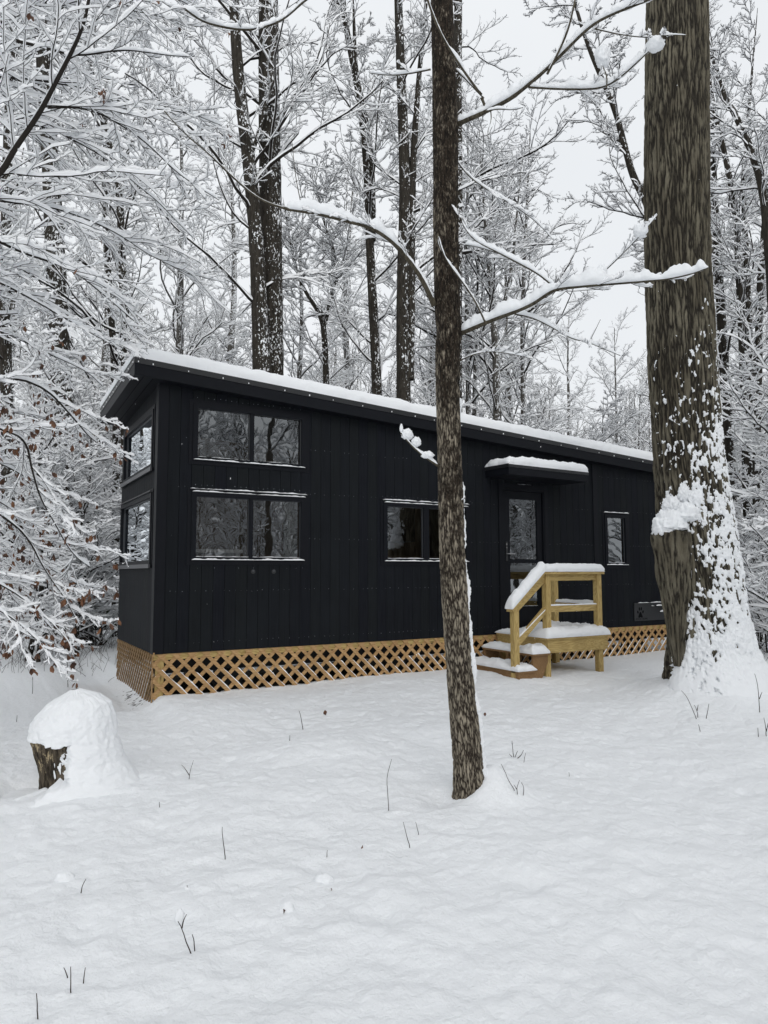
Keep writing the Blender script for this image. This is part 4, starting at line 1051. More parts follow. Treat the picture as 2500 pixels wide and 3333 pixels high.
for k, (pts, d0, d1, r0, r1, H) in enumerate(boughs):
    if pts[-1][1] > 1000: pts = [(a-22*(a > 0)*a/200., b) for a, b in pts]
    P = path(pts, d0, d1); R = np.linspace(r0, r1, len(P))
    if pts[0][0] < 0 or k == 0:      # run back to the trunk
        zt = np.clip(P[0][2]-.4, .8, 8.); J = B0+V3(0, 0, zt)
        mid = (J+P[0])/2+V3(0, 0, .25); P = np.concatenate([[J, mid], P]); R = np.concatenate([[r0*1.7, r0*1.3], R])
    Pi, Ri, s = interp_path(P, R, .05)
    Pi = Pi+np.stack([noise(s*1.9, k*3.1, j*7.7)*.035 for j in range(3)], 1)*np.minimum(1, s/.5)[:, None]
    tubesL.append(tubes(Pi, Ri, 8)); snowL.append(snow_on(Pi, Ri, H*1.5, k*2.3+1, .02, wide=.42))
    sub = slice(int(len(Pi)*.22), None) if pts[0][0] < 0 else slice(0, None)
    PP, RR = Pi[sub][::4][None], Ri[sub][::4][None]
    low = pts[-1][1] > 700; n1 = max(8, int(s[-1]/(.23 if low else .19)))
    st_, d_, l_, r_ = kids(PP, RR, n1, .02, .98, 42, .42, .0034, .72, rngl, .0024, .0)
    l_ = np.clip(l_, .25, .55 if low else 1.7); P1, R1 = grow(st_, d_, l_, r_, 12, .10, -.012, .5, rngl)
    twigL.append(rhomb(P1, R1*(1.2 if low else 1.45), .034 if low else .042, rngl))
    st_, d_, l_, r_ = kids(P1, R1, (9 if low else 7), .10, .98, 42, .46, .0032, .75, rngl, .0016)
    P2, R2 = grow(st_, d_, l_, r_, 7, .12, .0, .6, rngl); twigL.append(rhomb(P2, R2*(1.2 if low else 1.5), .025 if low else .032, rngl))
    st_, d_, l_, r_ = kids(P2, R2, 3, .2, .98, 48, .42, .003, .6, rngl, .0012)
    P3, R3 = grow(st_, d_, l_, r_, 3, .12, .03, .7, rngl); twigL.append(rhomb(P3, R3*1.2, .015 if low else .020, rngl))
    e = P2[:, -1]; leafpts.append(e[rngl.rand(len(e)) < (.45 if pts[-1][1] > 900 else .02)])
V, Q, _ = join(tubesL); mesh_np('boughs', V, Q, M['twig'], parent=be)
V, Q, _ = join(snowL); mesh_np('snow', V, Q, M['snow'], parent=be)
V, Q, mi = join(twigL); mesh_np('twigs', V, Q, [M['twig'], M['snow_plain']], mi, parent=be)
def leaves(pts, rng, size=.052):
    Vs, Fs = [], []
    for p in pts:
        for _ in range(rng.randint(1, 4)):
            L_ = size*rng.uniform(.8, 1.4); W_ = L_*rng.uniform(.2, .34); a = rng.uniform(0, 6.28)
            dn = norm(np.array([rng.normal(0, .35), rng.normal(0, .35), -1.])); sd = norm(np.cross(dn, V3(math.cos(a), math.sin(a), .1))); nn = np.cross(sd, dn)
            q = p+rng.normal(0, .012, 3); b = len(Vs)
            Vs += [q, q+dn*L_*.3+sd*W_*.8+nn*W_*.3, q+dn*L_*.65+sd*W_+nn*W_*.5, q+dn*L_+nn*W_*.2, q+dn*L_*.65-sd*W_+nn*W_*.4, q+dn*L_*.3-sd*W_*.8+nn*W_*.3, q+dn*L_*.5-nn*W_*.15]
            for i in range(6): Fs.append((b+i, b+(i+1) % 6, b+6))
    return np.array(Vs), Fs
V, F = leaves(np.concatenate(leafpts), rngl)
o = mesh_np('leaves', V, F, M['leaf'], smooth=False, parent=be, kind='stuff')

# ------------------------------------------------------------------ forest trees
def forest_tree(root, trunk_paths, seed, n1=26, t0=.3, ang=60, l1=.26, ns=(8, 6, 3), lens=(.5, .48, .42), planar=.65, up=.02, H=(.055, .045, .034, .022), rmin=(.0055, .0038, .0028), bark='bark_wood', far=False, sides=14, cap1=None, crown=True, ups=(.01, .015, .03), Kx=(11, 7, 4, 2), wig=.12):
    """trunk_paths: list of (points, radii); limbs, branches and snow laden twigs grow from them"""
    rng = np.random.RandomState(seed); tb, cr = [], []
    for k, (pts, rad) in enumerate(trunk_paths):
        Pi, Ri, s = interp_path(pts, rad, .18)
        Ri = Ri*(1+.07*noise(s*2.3, seed+k))
        tb.append(tubes(Pi, Ri, sides))
        PP, RR = Pi[::4][None], Ri[::4][None]
        nn = n1 if isinstance(n1, int) else n1[k]
        if nn:
            st_, d_, l_, r_ = kids(PP, RR, nn, t0 if isinstance(t0, float) else t0[k], .99, ang, l1, .0105, 0., rng, .008, .35)
            if cap1: l_ = np.clip(l_, 0, cap1)
            P1, R1 = grow(st_, d_, l_, r_, Kx[0], wig, up, .35, rng)
            cr.append(rhomb(P1, R1, H[0], rng))
            P, R = P1, R1
            for j in range(len(ns)):
                st_, d_, l_, r_ = kids(P, R, ns[j], .12, .99, 44, lens[j], .005, planar, rng, rmin[j], .05)
                P, R = grow(st_, d_, l_, r_, Kx[j+1], wig*1.1, ups[j], .5, rng)
                cr.append(rhomb(P, R*(1. if far else 1.3), H[j+1], rng))
    V, Q, _ = join(tb); mesh_np('trunk', V, Q, M[bark], parent=root)
    if cr and crown:
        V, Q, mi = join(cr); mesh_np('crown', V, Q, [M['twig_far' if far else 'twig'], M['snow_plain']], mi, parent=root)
def traced(label, stems, D, seed, **k):
    """stems: lists of (u, v, width) along each stem, first one from the ground up"""
    u, v, w_ = stems[0][0]; b = at(u, v, D); b[2] = 0
    root = empty('forest_tree', (b[0], b[1], -.1), label=label, cat='tree', group='trees in the wood behind the cabin')
    tp = []
    for i, s in enumerate(stems):
        P = np.array([at(q[0], q[1], D+(q[3] if len(q) > 3 else 0)) for q in s]); R = np.array([q[2] for q in s])*D/1526./2
        if i == 0:
            P = np.concatenate([[[P[0][0], P[0][1], -.2]], P]) if P[0][2] > .1 else P; R = np.concatenate([[R[0]*1.15], R]) if len(R) < len(P) else R
        if s[-1][1] > 0: P = np.concatenate([P, [P[-1]+(P[-1]-P[-2])*.9]]); R = np.concatenate([R, [R[-1]*.2]])
        tp.append((P, R))
    forest_tree(root, tp, seed, **k); return root

traced('thick leaning trunk at far left rising behind the beech boughs', [[(172, 1380, 60), (160, 1250, 56), (150, 1080, 50), (140, 930, 47), (130, 800, 45), (123, 620, 43), (112, 400, 38), (100, 200, 34), (85, 0, 30), (65, -350, 24), (50, -700, 12)]], 14.6, 31, n1=24, t0=.5, l1=.2)
traced('thin snow streaked trunk between the far left trunk and the roof corner', [[(275, 1150, 20), (270, 900, 20), (272, 750, 19), (265, 600, 17), (262, 500, 16), (258, 420, 15), (248, 350, 14), (225, 270, 13), (205, 200, 11), (180, 60, 9), (160, -150, 6)], [(258, 400, 9), (270, 340, 8), (290, 300, 6), (330, 230, 5)]], 15.5, 32, n1=(26, 6), t0=[.25, .1], l1=.24)
traced('straight thick dark trunk rising behind the roof left of centre', [[(590, 1150, 54), (588, 800, 50), (586, 600, 50), (584, 430, 50), (582, 250, 48), (580, 120, 46), (580, 0, 44), (577, -300, 38), (575, -800, 22)]], 14.5, 33, n1=22, t0=.42, l1=.2)
traced('curved trunk standing hard against the left side of the straight thick trunk', [[(575, 1100, 46), (566, 800, 42), (562, 700, 37), (556, 560, 33), (548, 450, 31), (536, 330, 30), (522, 230, 27), (512, 130, 25), (506, 20, 23), (500, -150, 18), (490, -500, 10)], [(543, 330, 10), (560, 290, 9), (575, 215, 8), (590, 180, 6)]], 14.0, 134, n1=(24, 6), t0=[.36, .1], l1=.22)
traced('slim dark trunk leaning right behind the roof between the thick pair and the double trunk', [[(822, 1100, 24), (814, 830, 22), (808, 700, 21), (800, 560, 19), (796, 430, 17), (788, 300, 16), (775, 200, 15), (755, 100, 14), (738, 0, 13), (720, -150, 9)], [(806, 520, 12), (806, 420, 12), (802, 330, 11), (790, 250, 10), (768, 150, 9), (765, 60, 8)]], 16, 35, n1=(22, 9), t0=[.34, .3], l1=.22)
traced('double dark trunk rising behind the roof just left of the young tree', [[(872, 1100, 34), (872, 860, 31), (870, 700, 30), (872, 560, 29), (876, 430, 27), (872, 300, 24), (866, 150, 21), (860, 0, 19), (852, -300, 13)], [(884, 820, 22), (888, 650, 20), (888, 500, 18), (892, 350, 16), (902, 200, 12), (912, 90, 10), (925, -40, 7)]], 15, 36, n1=(22, 12), t0=[.4, .4], l1=.2)
traced('grey trunk showing along the right edge of the young tree', [[(988, 1100, 24), (987, 700, 22), (990, 450, 21), (988, 200, 20), (990, 0, 19), (992, -400, 12)]], 17, 37, n1=20, t0=.42, l1=.2)
traced('forked small tree whose two arms part above the roof left of the slim leaning trunk', [[(706, 1100, 15), (705, 830, 14), (702, 740, 13), (698, 700, 13)], [(698, 705, 11), (690, 675, 10), (665, 640, 8), (645, 600, 7), (630, 540, 5), (620, 480, 3)], [(698, 705, 12), (715, 650, 10), (726, 600, 9), (722, 540, 7), (705, 500, 6), (690, 430, 4)]], 19, 38, n1=(3, 16, 18), t0=[.6, .15, .15], l1=.5, rmin=(.007, .005, .004))
traced('crooked dark limbed tree leaning out from behind the big old trunk toward the open sky', [[(1470, 1250, 24), (1462, 800, 22), (1440, 560, 20), (1400, 440, 17), (1368, 385, 15), (1350, 320, 14), (1330, 240, 12), (1300, 170, 11), (1270, 100, 9), (1245, 20, 7), (1220, -80, 5)], [(1350, 310, 7), (1330, 300, 6), (1310, 290, 4)]], 13.5, 39, n1=(26, 5), t0=[.45, .2], l1=.16, up=.02)
traced('pale plastered trunk right of the young tree above the roof', [[(1078, 1150, 19), (1074, 900, 18), (1072, 760, 17), (1066, 700, 15), (1060, 600, 12), (1050, 500, 9), (1042, 380, 6)], [(1068, 705, 9), (1095, 640, 8), (1108, 560, 7), (1120, 430, 4)]], 18.5, 40, n1=(20, 12), t0=[.4, .2], l1=.3, bark='bark_far')
traced('thin straight trunk behind the canopy end of the roof', [[(1132, 1150, 12), (1130, 850, 11), (1128, 700, 10), (1133, 560, 8), (1140, 400, 5)]], 20, 41, n1=26, t0=.35, l1=.28, bark='bark_far')
traced('pair of grey trunks just right of the young tree above the roof', [[(1015, 1150, 13), (1012, 850, 12), (1008, 650, 10), (1010, 430, 7)], [(1022, 1100, 10), (1025, 850, 10), (1030, 700, 8), (1035, 500, 5)]], 19.5, 42, n1=(18, 14), t0=[.35, .35], l1=.28, bark='bark_far')
# right of the oak
traced('dark trunk close to the right edge of the big old trunk', [[(1585, 1250, 26), (1578, 1050, 24), (1570, 900, 22), (1562, 750, 20), (1553, 600, 18), (1545, 450, 15), (1538, 300, 12), (1530, 100, 8)]], 16, 43, n1=26, t0=.3, l1=.22)
traced('clump of grey stems at the right edge of the picture', [[(1622, 1250, 26), (1616, 1050, 24), (1612, 900, 21), (1605, 740, 19), (1598, 600, 17), (1590, 460, 14), (1570, 350, 12), (1545, 250, 10), (1528, 150, 7)], [(1630, 1150, 20), (1634, 950, 18), (1638, 800, 17), (1640, 650, 15), (1648, 520, 13), (1662, 380, 10), (1690, 200, 6)], [(1626, 1000, 16), (1624, 850, 15), (1618, 700, 14), (1612, 560, 13), (1606, 420, 11), (1612, 300, 8), (1625, 150, 5)]], 15, 44, n1=(20, 14, 14), t0=[.28, .3, .3], l1=.2)
traced('dark curved trunk leaning into the top right corner', [[(1690, 1200, 26), (1680, 900, 24), (1672, 700, 22), (1660, 520, 20), (1648, 400, 18), (1625, 330, 16), (1590, 250, 13), (1560, 200, 10), (1530, 90, 7)]], 12.5, 45, n1=24, t0=.3, l1=.18)
traced('stem at the left edge beyond the beech boughs', [[(20, 1300, 28), (18, 1000, 26), (10, 700, 24), (14, 400, 21), (25, 100, 18), (30, -300, 12)]], 17, 46, n1=26, t0=.3, l1=.2)
traced('bare trunk showing against the back corner of the cabin end wall', [[(250, 1395, 17), (250, 1200, 17), (252, 1000, 16), (248, 800, 15), (235, 600, 13), (225, 400, 10), (230, 200, 7)]], 16.5, 47, n1=22, t0=.4, l1=.22)
traced('broken stub of a trunk low between the boughs left of the cabin', [[(151, 1340, 24), (149, 1318, 22), (150, 1302, 21), (151, 1297, 10)]], 17, 48, n1=0, crown=False)

# copies of a few kinds of tree that fill the wood between them
def proto(name, seed, h, r, n1, t0, l1, **k):
    rng = np.random.RandomState(seed)
    z = np.linspace(-.3, h, 7); x = np.cumsum(rng.normal(0, h*.012, 7)); y = np.cumsum(rng.normal(0, h*.012, 7)); x -= x[0]; y -= y[0]
    root = empty(name, (0, 0, 0))
    forest_tree(root, [(np.stack([x, y, z], 1), np.interp(z, [-.3, h*.5, h], [r*1.15, r*.7, r*.12]))], seed, n1=n1, t0=t0, l1=l1, **k)
    return root
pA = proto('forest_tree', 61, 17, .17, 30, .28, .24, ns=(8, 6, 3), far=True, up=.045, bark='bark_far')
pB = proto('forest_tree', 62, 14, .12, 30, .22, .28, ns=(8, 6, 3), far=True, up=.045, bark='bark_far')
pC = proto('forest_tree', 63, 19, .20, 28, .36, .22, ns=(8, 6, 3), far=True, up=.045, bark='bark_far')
pU = proto('understory_tree', 64, 6.5, .05, 34, .10, .34, ns=(9, 6, 3), planar=.8, up=-.005, H=(.055, .046, .036, .026), rmin=(.0035, .0025, .002), ups=(-.005, -.005, .0))
pV = proto('understory_tree', 65, 5.0, .04, 30, .06, .42, ns=(9, 6, 3), planar=.8, up=.0, H=(.055, .046, .036, .026), rmin=(.0035, .0025, .002), ups=(-.005, -.005, .0))
pS = proto('bare_shrub', 66, 2.2, .018, 26, .05, .5, ns=(6, 5), lens=(.45, .5), planar=.4, up=.12, H=(.02, .018, .016), rmin=(.004, .003), cap1=1.3, sides=5, Kx=(6, 4, 2))
used = set()
def place(pr, u, D, sc, rz, label, cat='tree', group=None):
    p = at(u, 1200, D)
    if pr.name in used:
        r = pr.copy(); COL.objects.link(r)
        for c in list(pr.children):
            d = c.copy(); COL.objects.link(d); d.parent = r
    else: r = pr; used.add(pr.name)
    r.location = (p[0], p[1], float(gz(p[0], p[1]))-.05); r.scale = (sc, sc, sc); r.rotation_euler = (0, 0, rz)
    tag(r, label, cat, group or 'trees in the wood behind the cabin'); return r
UG = 'young understory trees bowed with snow'
place(pA, 350, 21, 1.0, .3, 'snow furred forest tree seen above the roof corner left of the curved trunk')
place(pC, 470, 25, .95, 1.3, 'tall forest tree fading behind the curved trunk against the sky gap')
place(pB, 650, 22, 1.0, 2.1, 'finely twigged tree above the roof between the thick pair and the forked tree')
place(pC, 770, 27, .95, 4.0, 'distant tree directly behind the slim leaning trunk')
place(pA, 930, 23, .9, 5.0, 'forest tree mostly hidden by the upper half of the young tree')
place(pB, 1120, 27, 1.15, .7, 'round topped tree standing against the open sky right of the young tree')
place(pB, 1330, 29, .85, 3.9, 'rounded low tree crown against the sky left of the big old trunk')
place(pA, 1250, 36, .9, 2.9, 'small pale crown far off low in the gap of open sky')
place(pA, 1600, 21, .9, 1.9, 'forest tree behind the stems at the right edge')
place(pB, 1690, 18, 1.0, 2.7, 'tree cut by the right edge behind the dark curved trunk')
place(pC, 190, 24, .85, .9, 'forest tree behind the far left leaning trunk')
place(pA, 30, 22, .9, 3.3, 'tree cut by the left edge deep behind the beech boughs')
place(pU, 330, 14.5, 1.0, .5, 'understory tree whose sprays reach over the roof corner', group=UG)
place(pU, 60, 13, 1.0, 2.5, 'understory tree filling the left edge behind the leafy boughs', group=UG)
place(pV, 180, 16, 1.15, 1.1, 'low understory tree beside the end wall of the cabin', group=UG)
place(pU, 450, 17, 1.1, 4.1, 'understory tree above the roof left of the thick pair', group=UG)
place(pU, 740, 18, 1.0, 5.2, 'understory tree above the roof between the forked tree and the double trunk', group=UG)
place(pV, 940, 18, 1.2, .2, 'understory tree above the roof behind the young tree', group=UG)
place(pU, 1130, 19, .95, 2.2, 'understory tree above the door canopy behind the roof', group=UG)
place(pU, 1300, 18, .95, 3.3, 'understory tree above the far end of the roof', group=UG)
place(pU, 1620, 14.5, .9, 1.5, 'understory tree right of the big old trunk with layered white sprays', group=UG)
place(pV, 1570, 17, 1.1, 4.6, 'low bushy tree between the big old trunk and the right edge', group=UG)
place(pV, 1700, 12.5, .95, .9, 'drooping tree cut by the right edge at mid height', group=UG)
place(pU, 175, 13.2, .8, 3.9, 'understory tree just behind the leafy boughs left of the cabin', group=UG)
place(pV, 90, 12.6, .8, 2.2, 'low bushy tree behind the lowest leafy boughs at the left', group=UG)
place(pV, 225, 14.5, .75, 5.2, 'small bushy tree close against the back corner of the cabin', group=UG)
SG = 'thin bare shrubs at the edge of the clearing'
for i, (u, D, sc, lb) in enumerate(((30, 14, 1., 'thin bare shrub at the left edge of the clearing'), (215, 14.5, .8, 'thin bare shrub close to the back corner of the cabin'), (125, 15.5, .9, 'thin bare shrub in front of the mossy boulders'), (1610, 15, 1.1, 'thin bare shrub behind the foot of the big old trunk'), (1650, 13.5, 1., 'thin bare shrub at the right edge of the clearing'), (1580, 17, 1.2, 'thin tangled shrub low behind the big old trunk'))):
    place(pS, u, D, sc, i*1.3, lb, 'shrub', SG)

# the far wood: hundreds of trees reading as one mass, one object; the same wood closes in behind the photographer
def mass(name, spots, seed, label, H=.042, dens=1., rs=1.):
    rng = np.random.RandomState(seed); n = len(spots)
    tb, cr = [], []
    base = np.array([s[:3] for s in spots]); h = np.array([s[3] for s in spots])
    P0, R0 = grow(base, np.tile(V3(0, 0, 1.), (n, 1)), h, h*rng.uniform(.007, .012, n), 8, .03, .2, .15, rng)
    tb.append(tubes(P0, R0*(.5+.5*rs), 6))
    st_, d_, l_, r_ = kids(P0, R0, int(22*dens), .18, .99, 50, .27, .012, 0., rng, .012, .35)
    P1, R1 = grow(st_, d_, l_, r_, 7, .12, .05, .35, rng); cr.append(rhomb(P1, R1*.8*rs, H*1.3, rng, True))
    st_, d_, l_, r_ = kids(P1, R1, 7, .12, .99, 42, .5, .008, .5, rng, .007, .08)
    P2, R2 = grow(st_, d_, l_, r_, 4, .13, .05, .5, rng); cr.append(rhomb(P2, R2*.75*rs, H*1.2, rng, True))
    st_, d_, l_, r_ = kids(P2, R2, 4, .12, .99, 42, .5, .008, .4, rng, .0055, .1)
    P3, R3 = grow(st_, d_, l_, r_, 2, .14, .05, .6, rng); cr.append(rhomb(P3, R3*.7*rs, H, rng, True))
    V, Q, mi = join([(a, b, np.zeros(len(b), int)+2) for a, b in tb]+cr)
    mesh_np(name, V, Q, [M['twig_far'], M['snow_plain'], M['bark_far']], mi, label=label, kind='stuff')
rf = np.random.RandomState(99)
sp = []
for i in range(185):
    az = rf.uniform(-36, 37); D = rf.uniform(25, 52); u = 829.5+1526*math.tan(math.radians(az))
    p = at(u, 1236, D)
    hmax = np.interp(u, [-300, 300, 600, 900, 1150, 1250, 1350, 1500, 1800], [19, 17, 14, 15, 13, 10, 12, 15, 17])*(D/36.)**.75
    if rf.rand() < .35: hmax *= .45
    sp.append((p[0], p[1], -.3, hmax*rf.uniform(.7, 1.05)))
for i in range(70):
    p = at(rf.uniform(850, 1420) if i % 2 else rf.uniform(-100, 1800), 1236, rf.uniform(21, 40)); sp.append((p[0], p[1], -.3, rf.uniform(5, 9)))
mass('far_woods', sp, 71, 'far snow covered wood closing the view behind the cabin')
sp = []
for i in range(30):
    az = rf.uniform(110, 300); D = rf.uniform(6, 24); a = math.radians(az)
    p = CAMP+(FWH*math.cos(a)+RTH*math.sin(a))*D
    sp.append((p[0], p[1], -.3, rf.uniform(5, 16)))
for i in range(34):      # left of the clearing, mirrored in the end windows; and right of it
    y = rf.uniform(-8, 14); x = rf.uniform(-19, -9.); sp.append((x, y, -.3, rf.uniform(3.5, 7.5) if i % 3 else rf.uniform(9, 14)))
for i in range(26):
    sp.append((rf.uniform(3, 18), rf.uniform(-21, -10.5), -.3, rf.uniform(5, 12)))
for i in range(75):
    sp.append((rf.uniform(-4, 30), rf.uniform(-30, -9.8), -.3, rf.uniform(4, 15)))
sp = [s for s in sp if math.hypot(s[0]-CAMP[0], s[1]-CAMP[1]) > 3.2 and not (lambda q: q@FWH > 2 and abs(q@RTH)/(q@FWH) < .62)(V3(s[0], s[1], 0)-V3(CAMP[0], CAMP[1], 0))]
mass('surrounding_woods', sp, 72, 'snowy wood around the clearing mirrored in the window panes', H=.055, rs=.45)

# dead grass and seedlings at the edge of the wood, past counting
ru = np.random.RandomState(8); b_ = []
for i in range(900):
    if i % 3: u = ru.uniform(-60, 262); D = ru.uniform(11.2, 19)
    else: u = ru.uniform(1560, 1760); D = ru.uniform(11.5, 18)
    g = at(u, 1236, D); b_.append((g[0], g[1], float(gz(g[0], g[1]))-.03))
b_ = np.array(b_); n_ = len(b_)
Pg, Rg = grow(b_, ru.normal(0, .35, (n_, 3))+V3(0, 0, 1), ru.gamma(2.2, .09, n_)+.08, np.full(n_, .0035), 4, .16, -.03, .5, ru)
V, Q = tubes(Pg, Rg, 3)
mesh_np('undergrowth', V, Q, M['weed'], label='dead grass and seedlings sticking out of the snow at the wood edge', kind='stuff')
# a few flakes still coming down
rs = np.random.RandomState(3); fl = []
for i in range(60):
    c = at(rs.uniform(-20, 1680), rs.uniform(0, 2000), rs.uniform(3, 8.5))
    if c[2] < .1: continue
    r = rs.uniform(.0009, .0019)
    v_, q_ = lump_mesh(c, r, r, r*2.8, 8, i*1.7, .3, 1.); fl.append((v_, q_))
V, Q, _ = join(fl); mesh_np('falling_snow', V, Q, M['snow_plain'], label='scattered snowflakes in the air', kind='stuff')

# ------------------------------------------------------------------ boulders
def boulder(u, v, D, sx, sy, sz, seed, label):
    c = at(u, v, D); c[2] = float(gz(c[0], c[1]))
    r = empty('boulder', tuple(c), label=label, cat='boulder', group='boulders at the wood edge')
    V, Q = lump_mesh(c+V3(0, 0, sz*.2), sx, sy, sz, 60, seed, .35, .8, 3.); mesh_np('rock', V, Q, M['mossy_rock'], parent=r)
    V, Q = lump_mesh(c+V3(0, 0, sz*.72), sx*.92, sy*.95, sz*.62, 60, seed, .3, .35, 3.); mesh_np('snow', V, Q, M['snow'], parent=r)
boulder(215, 1372, 19, .62, .5, .75, 2., 'mossy boulder under snow beside the back corner of the cabin')
boulder(140, 1395, 18, .42, .4, .42, 5., 'small dark boulder under a snow cap left of the mossy one')
boulder(95, 1385, 18.5, .45, .4, .5, 7., 'dark boulder half hidden by brown leaves')
boulder(25, 1400, 17.5, .55, .5, .5, 9., 'low dark boulder at the left edge of the picture')

# ------------------------------------------------------------------ stems poking out of the snow
def ground_at(u, v):
    r = ray(u, v); t = (0-CAMP[2])/r[2]
    for _ in range(25):
        p = CAMP+r*t; t += (float(gz(p[0], p[1]))-p[2])/r[2]*.9
    return CAMP+r*t
stems = [
 (487, 1858, [[(487, 1858), (484, 1830), (480, 1802), (480, 1786)]], 'tall curved dark stem alone in the middle of the foreground snow', 0),
 (415, 2063, [[(415, 2063), (402, 2035), (393, 2005), (385, 1990)], [(393, 2005), (396, 1988), (403, 1975)]], 'forked twig with a clot of snow low in the foreground', 1),
 (421, 2055, [[(421, 2055), (419, 2030), (415, 2018)]], 'short curved twig beside the forked twig in the foreground', 0),
 (405, 1925, [[(405, 1925), (404, 1912)]], 'tiny stem with a crumb of snow above the forked twig', 2),
 (153, 2148, [[(153, 2148), (153, 2088)]], 'straight upright stem near the bottom left corner', 0),
 (147, 2110, [[(147, 2110), (138, 2090)]], 'short slanting stem left of the straight upright one', 0),
 (180, 2122, [[(180, 2122), (184, 2090)]], 'short stem leaning right near the bottom left corner', 0),
 (82, 2198, [[(82, 2198), (79, 2146)]], 'stem lowest in the bottom left corner', 0),
 (175, 1928, [[(175, 1928), (178, 1912), (186, 1898)]], 'small bent twig below the stump', 0),
 (408, 1685, [[(408, 1685), (410, 1668), (418, 1642)], [(409, 1675), (400, 1660), (392, 1652)]], 'branching sprig right of the stump', 2),
 (345, 1745, [[(345, 1745), (344, 1732)]], 'single short stem between the stump and the tall curved stem', 0),
 (840, 1757, [[(840, 1757), (838, 1720), (835, 1680), (843, 1650), (846, 1640)]], 'long thin stem standing left of the foot of the young tree', 0),
 (886, 1830, [[(886, 1830), (880, 1812), (876, 1795), (871, 1775)]], 'thin stem in front of the young tree foot on the left', 0),
 (905, 1808, [[(905, 1808), (903, 1795), (898, 1775)]], 'shorter thin stem in front of the young tree foot on the right', 0),
 (706, 1852, [[(706, 1852), (707, 1836)]], 'tiny stem left of a curled brown leaf', 0),
 (655, 1577, [[(655, 1577), (651, 1555), (648, 1540), (646, 1535)]], 'thin curved stem in front of the left part of the lattice', 0),
 (626, 1603, [[(626, 1603), (626, 1588)]], 'short upright stem below the thin curved one', 0),
 (1112, 1705, [[(1112, 1705), (1100, 1690), (1088, 1660), (1082, 1650)]], 'long leaning stem right of the young tree foot', 0),
 (1118, 1715, [[(1118, 1715), (1116, 1702), (1122, 1685)], [(1117, 1706), (1110, 1695)]], 'forked stem right of the young tree foot', 0),
 (1130, 1718, [[(1130, 1718), (1132, 1700), (1126, 1690)]], 'small hooked stem beside the forked one', 0),
 (1110, 1640, [[(1110, 1640), (1108, 1622), (1106, 1600)], [(1110, 1640), (1118, 1622)], [(1110, 1640), (1100, 1628)], [(1112, 1640), (1124, 1635), (1131, 1620)]], 'clump of grass stems right of the young tree', 2),
 (1131, 1650, [[(1131, 1650), (1133, 1636), (1136, 1626)]], 'stem right of the grass clump', 0),
 (1230, 1678, [[(1230, 1678), (1229, 1668)]], 'lone tiny stem on the smooth snow below the steps', 0),
 (1506, 1556, [[(1506, 1556), (1495, 1530), (1484, 1505), (1472, 1492)]], 'long slanting stem before the plastered foot of the big old trunk', 0),
 (1508, 1553, [[(1508, 1553), (1506, 1535), (1500, 1523)], [(1506, 1535), (1508, 1522)]], 'forked stem before the plastered foot of the big old trunk', 0),
 (1525, 1553, [[(1525, 1553), (1529, 1535), (1531, 1520)]], 'straight short stem right of the forked one at the big old trunk', 0),
 (1513, 1582, [[(1513, 1582), (1509, 1565)]], 'small stem below the forked one at the big old trunk', 0),
 (1641, 1540, [[(1641, 1540), (1639, 1505), (1636, 1475), (1630, 1455)], [(1640, 1510), (1646, 1495)]], 'tall stem at the right edge beside the big old trunk', 0),
 (1655, 1590, [[(1655, 1590), (1654, 1570), (1650, 1550)], [(1655, 1580), (1660, 1560)]], 'bushy stem cut by the right edge of the picture', 0),
 (1638, 1590, [[(1638, 1590), (1637, 1572)]], 'short stem left of the one cut by the right edge', 0),
 (147, 1485, [[(147, 1485), (146, 1450), (145, 1410), (143, 1380), (141, 1352)]], 'tall thin upright stem left of the cabin lattice', 0),
 (70, 1500, [[(70, 1500), (71, 1480), (70, 1462)]], 'dry weed stalk with snow standing behind the stump', 2),
 (36, 1560, [[(36, 1560), (37, 1545)]], 'tiny stem at the left edge beyond the stump', 0),
 (232, 1475, [[(232, 1475), (238, 1468), (248, 1462)]], 'dark stick lying at the foot of the lattice corner', 0),
]
for u, v, paths, lb, sn in stems:
    g = ground_at(u, v); D = (g-CAMP)@FWH
    root = None; ps = []
    for pth in paths:
        P = np.array([at(a, b, D-.01*i) for i, (a, b) in enumerate(pth)])
        if pth[0] == (u, v): P = np.concatenate([[P[0]-V3(0, 0, .06)], P])
        R = np.linspace(.0030, .0013, len(P))*(1 if D < 6 else 1.5); Pi, Ri, s = interp_path(P, R, .012); Pi = Pi+.0018*np.stack([noise(s*30, u, j*3.) for j in range(3)], 1)
        ps.append(tubes(Pi, Ri, 6))
    V, Q, _ = join(ps)
    o = mesh_np('dry_stem', V, Q, M['weed'], loc=g, label=lb, cat='stem', group='dry stems poking out of the snow')
    if sn:
        c = at(*paths[0][-1], D) if sn == 2 else at(388, 1975, D)
        V, Q = lump_mesh(c-V3(0, 0, .015), .012 if sn == 2 else .020, .012, .014 if sn == 2 else .036, 24, u, .35, .8); mesh_np('snow', V, Q, M['snow'], parent=o)
# curled dead leaves caught on the snow
for u, v, sz, lb in ((703, 1548, .075, 'large curled brown leaf standing in the snow before the lattice'), (780, 1835, .04, 'small brown leaf stuck upright in the foreground snow'), (713, 1920, .03, 'shrivelled grey leaf at the end of a snow covered twig in the foreground'), (615, 1975, .035, 'crumpled grey seed head sunk in the foreground snow'), (1052, 1553, .05, 'dark bit of bark on the snow just right of the young tree')):
    g = ground_at(u, v); Vs, Fs = leaves([g+V3(0, 0, sz*.95)], np.random.RandomState(int(u)), sz)
    mesh_np('fallen_leaf', Vs[:7], Fs[:6], M['leaf'], smooth=False, loc=g, label=lb, cat='leaf')
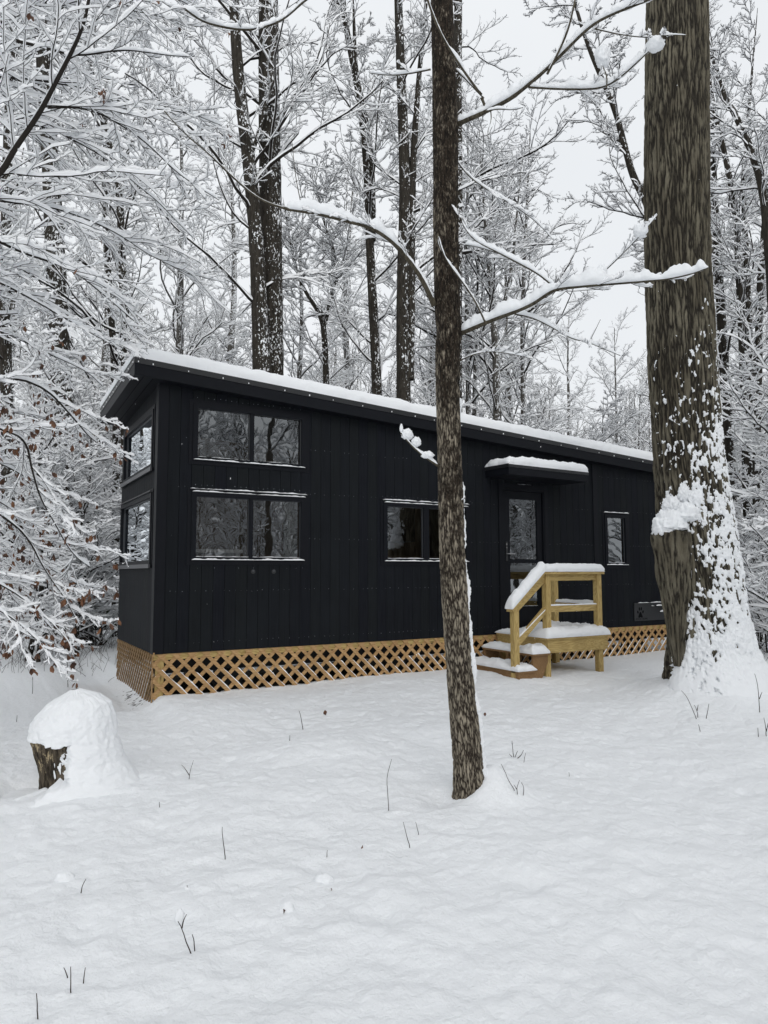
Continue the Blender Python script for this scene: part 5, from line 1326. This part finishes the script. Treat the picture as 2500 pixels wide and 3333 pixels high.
# small heaps of snow on buried twigs
for i, (u, v, sx, sz, lb) in enumerate(((140, 1900, .055, .05, 'egg shaped lump of snow on a buried twig below the stump'), (620, 1965, .035, .045, 'lump of snow over the crumpled seed head in the foreground'), (700, 1900, .05, .035, 'arched ridge of snow on a buried twig in the foreground'))):
    g = ground_at(u, v); V, Q = lump_mesh(g+V3(0, 0, -sz*.25), sx, sx*.8, sz, 40, i*3.+1, .2, .6)
    mesh_np('snow_lump', V, Q, M['snow'], loc=g, label=lb, cat='snow lump')

# ------------------------------------------------------------------ camera, light
cam = bpy.data.cameras.new('camera'); co = bpy.data.objects.new('camera', cam); COL.objects.link(co)
from mathutils import Matrix
co.matrix_world = Matrix(((CR[0], CU[0], -CF[0], CAMP[0]), (CR[1], CU[1], -CF[1], CAMP[1]), (CR[2], CU[2], -CF[2], CAMP[2]), (0, 0, 0, 1)))
cam.sensor_fit = 'VERTICAL'; cam.sensor_height = 24.; cam.lens = 24.*FPX/3333.; cam.clip_end = 1000; cam.clip_start = .05
SC.camera = co
w = bpy.data.worlds.new('World'); SC.world = w; w.use_nodes = True; nt = w.node_tree; nt.nodes.clear()
out = N(nt, 'ShaderNodeOutputWorld'); bg = N(nt, 'ShaderNodeBackground')
sky = N(nt, 'ShaderNodeTexSky', sky_type='NISHITA', sun_disc=False, sun_elevation=math.radians(34), sun_rotation=math.radians(200), dust_density=8, ozone_density=1, air_density=2)
hs = N(nt, 'ShaderNodeHueSaturation'); hs.inputs['Saturation'].default_value = .10; L(nt, sky.outputs[0], hs.inputs['Color'])
tc = N(nt, 'ShaderNodeTexCoord'); cl = nz(nt, tc.outputs['Generated'], 2.2, 4, .5)
cc = mixc(nt, cl, (5.6, 5.85, 6.15), (6.9, 7.05, 7.2))       # even layer of snow cloud
L(nt, mixc(nt, .85, hs.outputs[0], cc), bg.inputs[0]); bg.inputs[1].default_value = .150
L(nt, bg.outputs[0], out.inputs[0])
sl = bpy.data.lights.new('sun', 'SUN'); sl.energy = .5; sl.angle = math.radians(40); sl.color = (1, .97, .93)
so = bpy.data.objects.new('sun', sl); COL.objects.link(so)
from mathutils import Vector
az = math.radians(200); el = math.radians(34)
so.rotation_euler = Vector((math.sin(az)*math.cos(el), math.cos(az)*math.cos(el), math.sin(el))).to_track_quat('Z', 'Y').to_euler()
SC.view_settings.view_transform = 'Standard'; SC.view_settings.look = 'None'; SC.view_settings.gamma = 1; SC.view_settings.exposure = 0.
SC.cycles.max_bounces = 8; SC.cycles.diffuse_bounces = 6; SC.cycles.glossy_bounces = 3; SC.cycles.transparent_max_bounces = 8
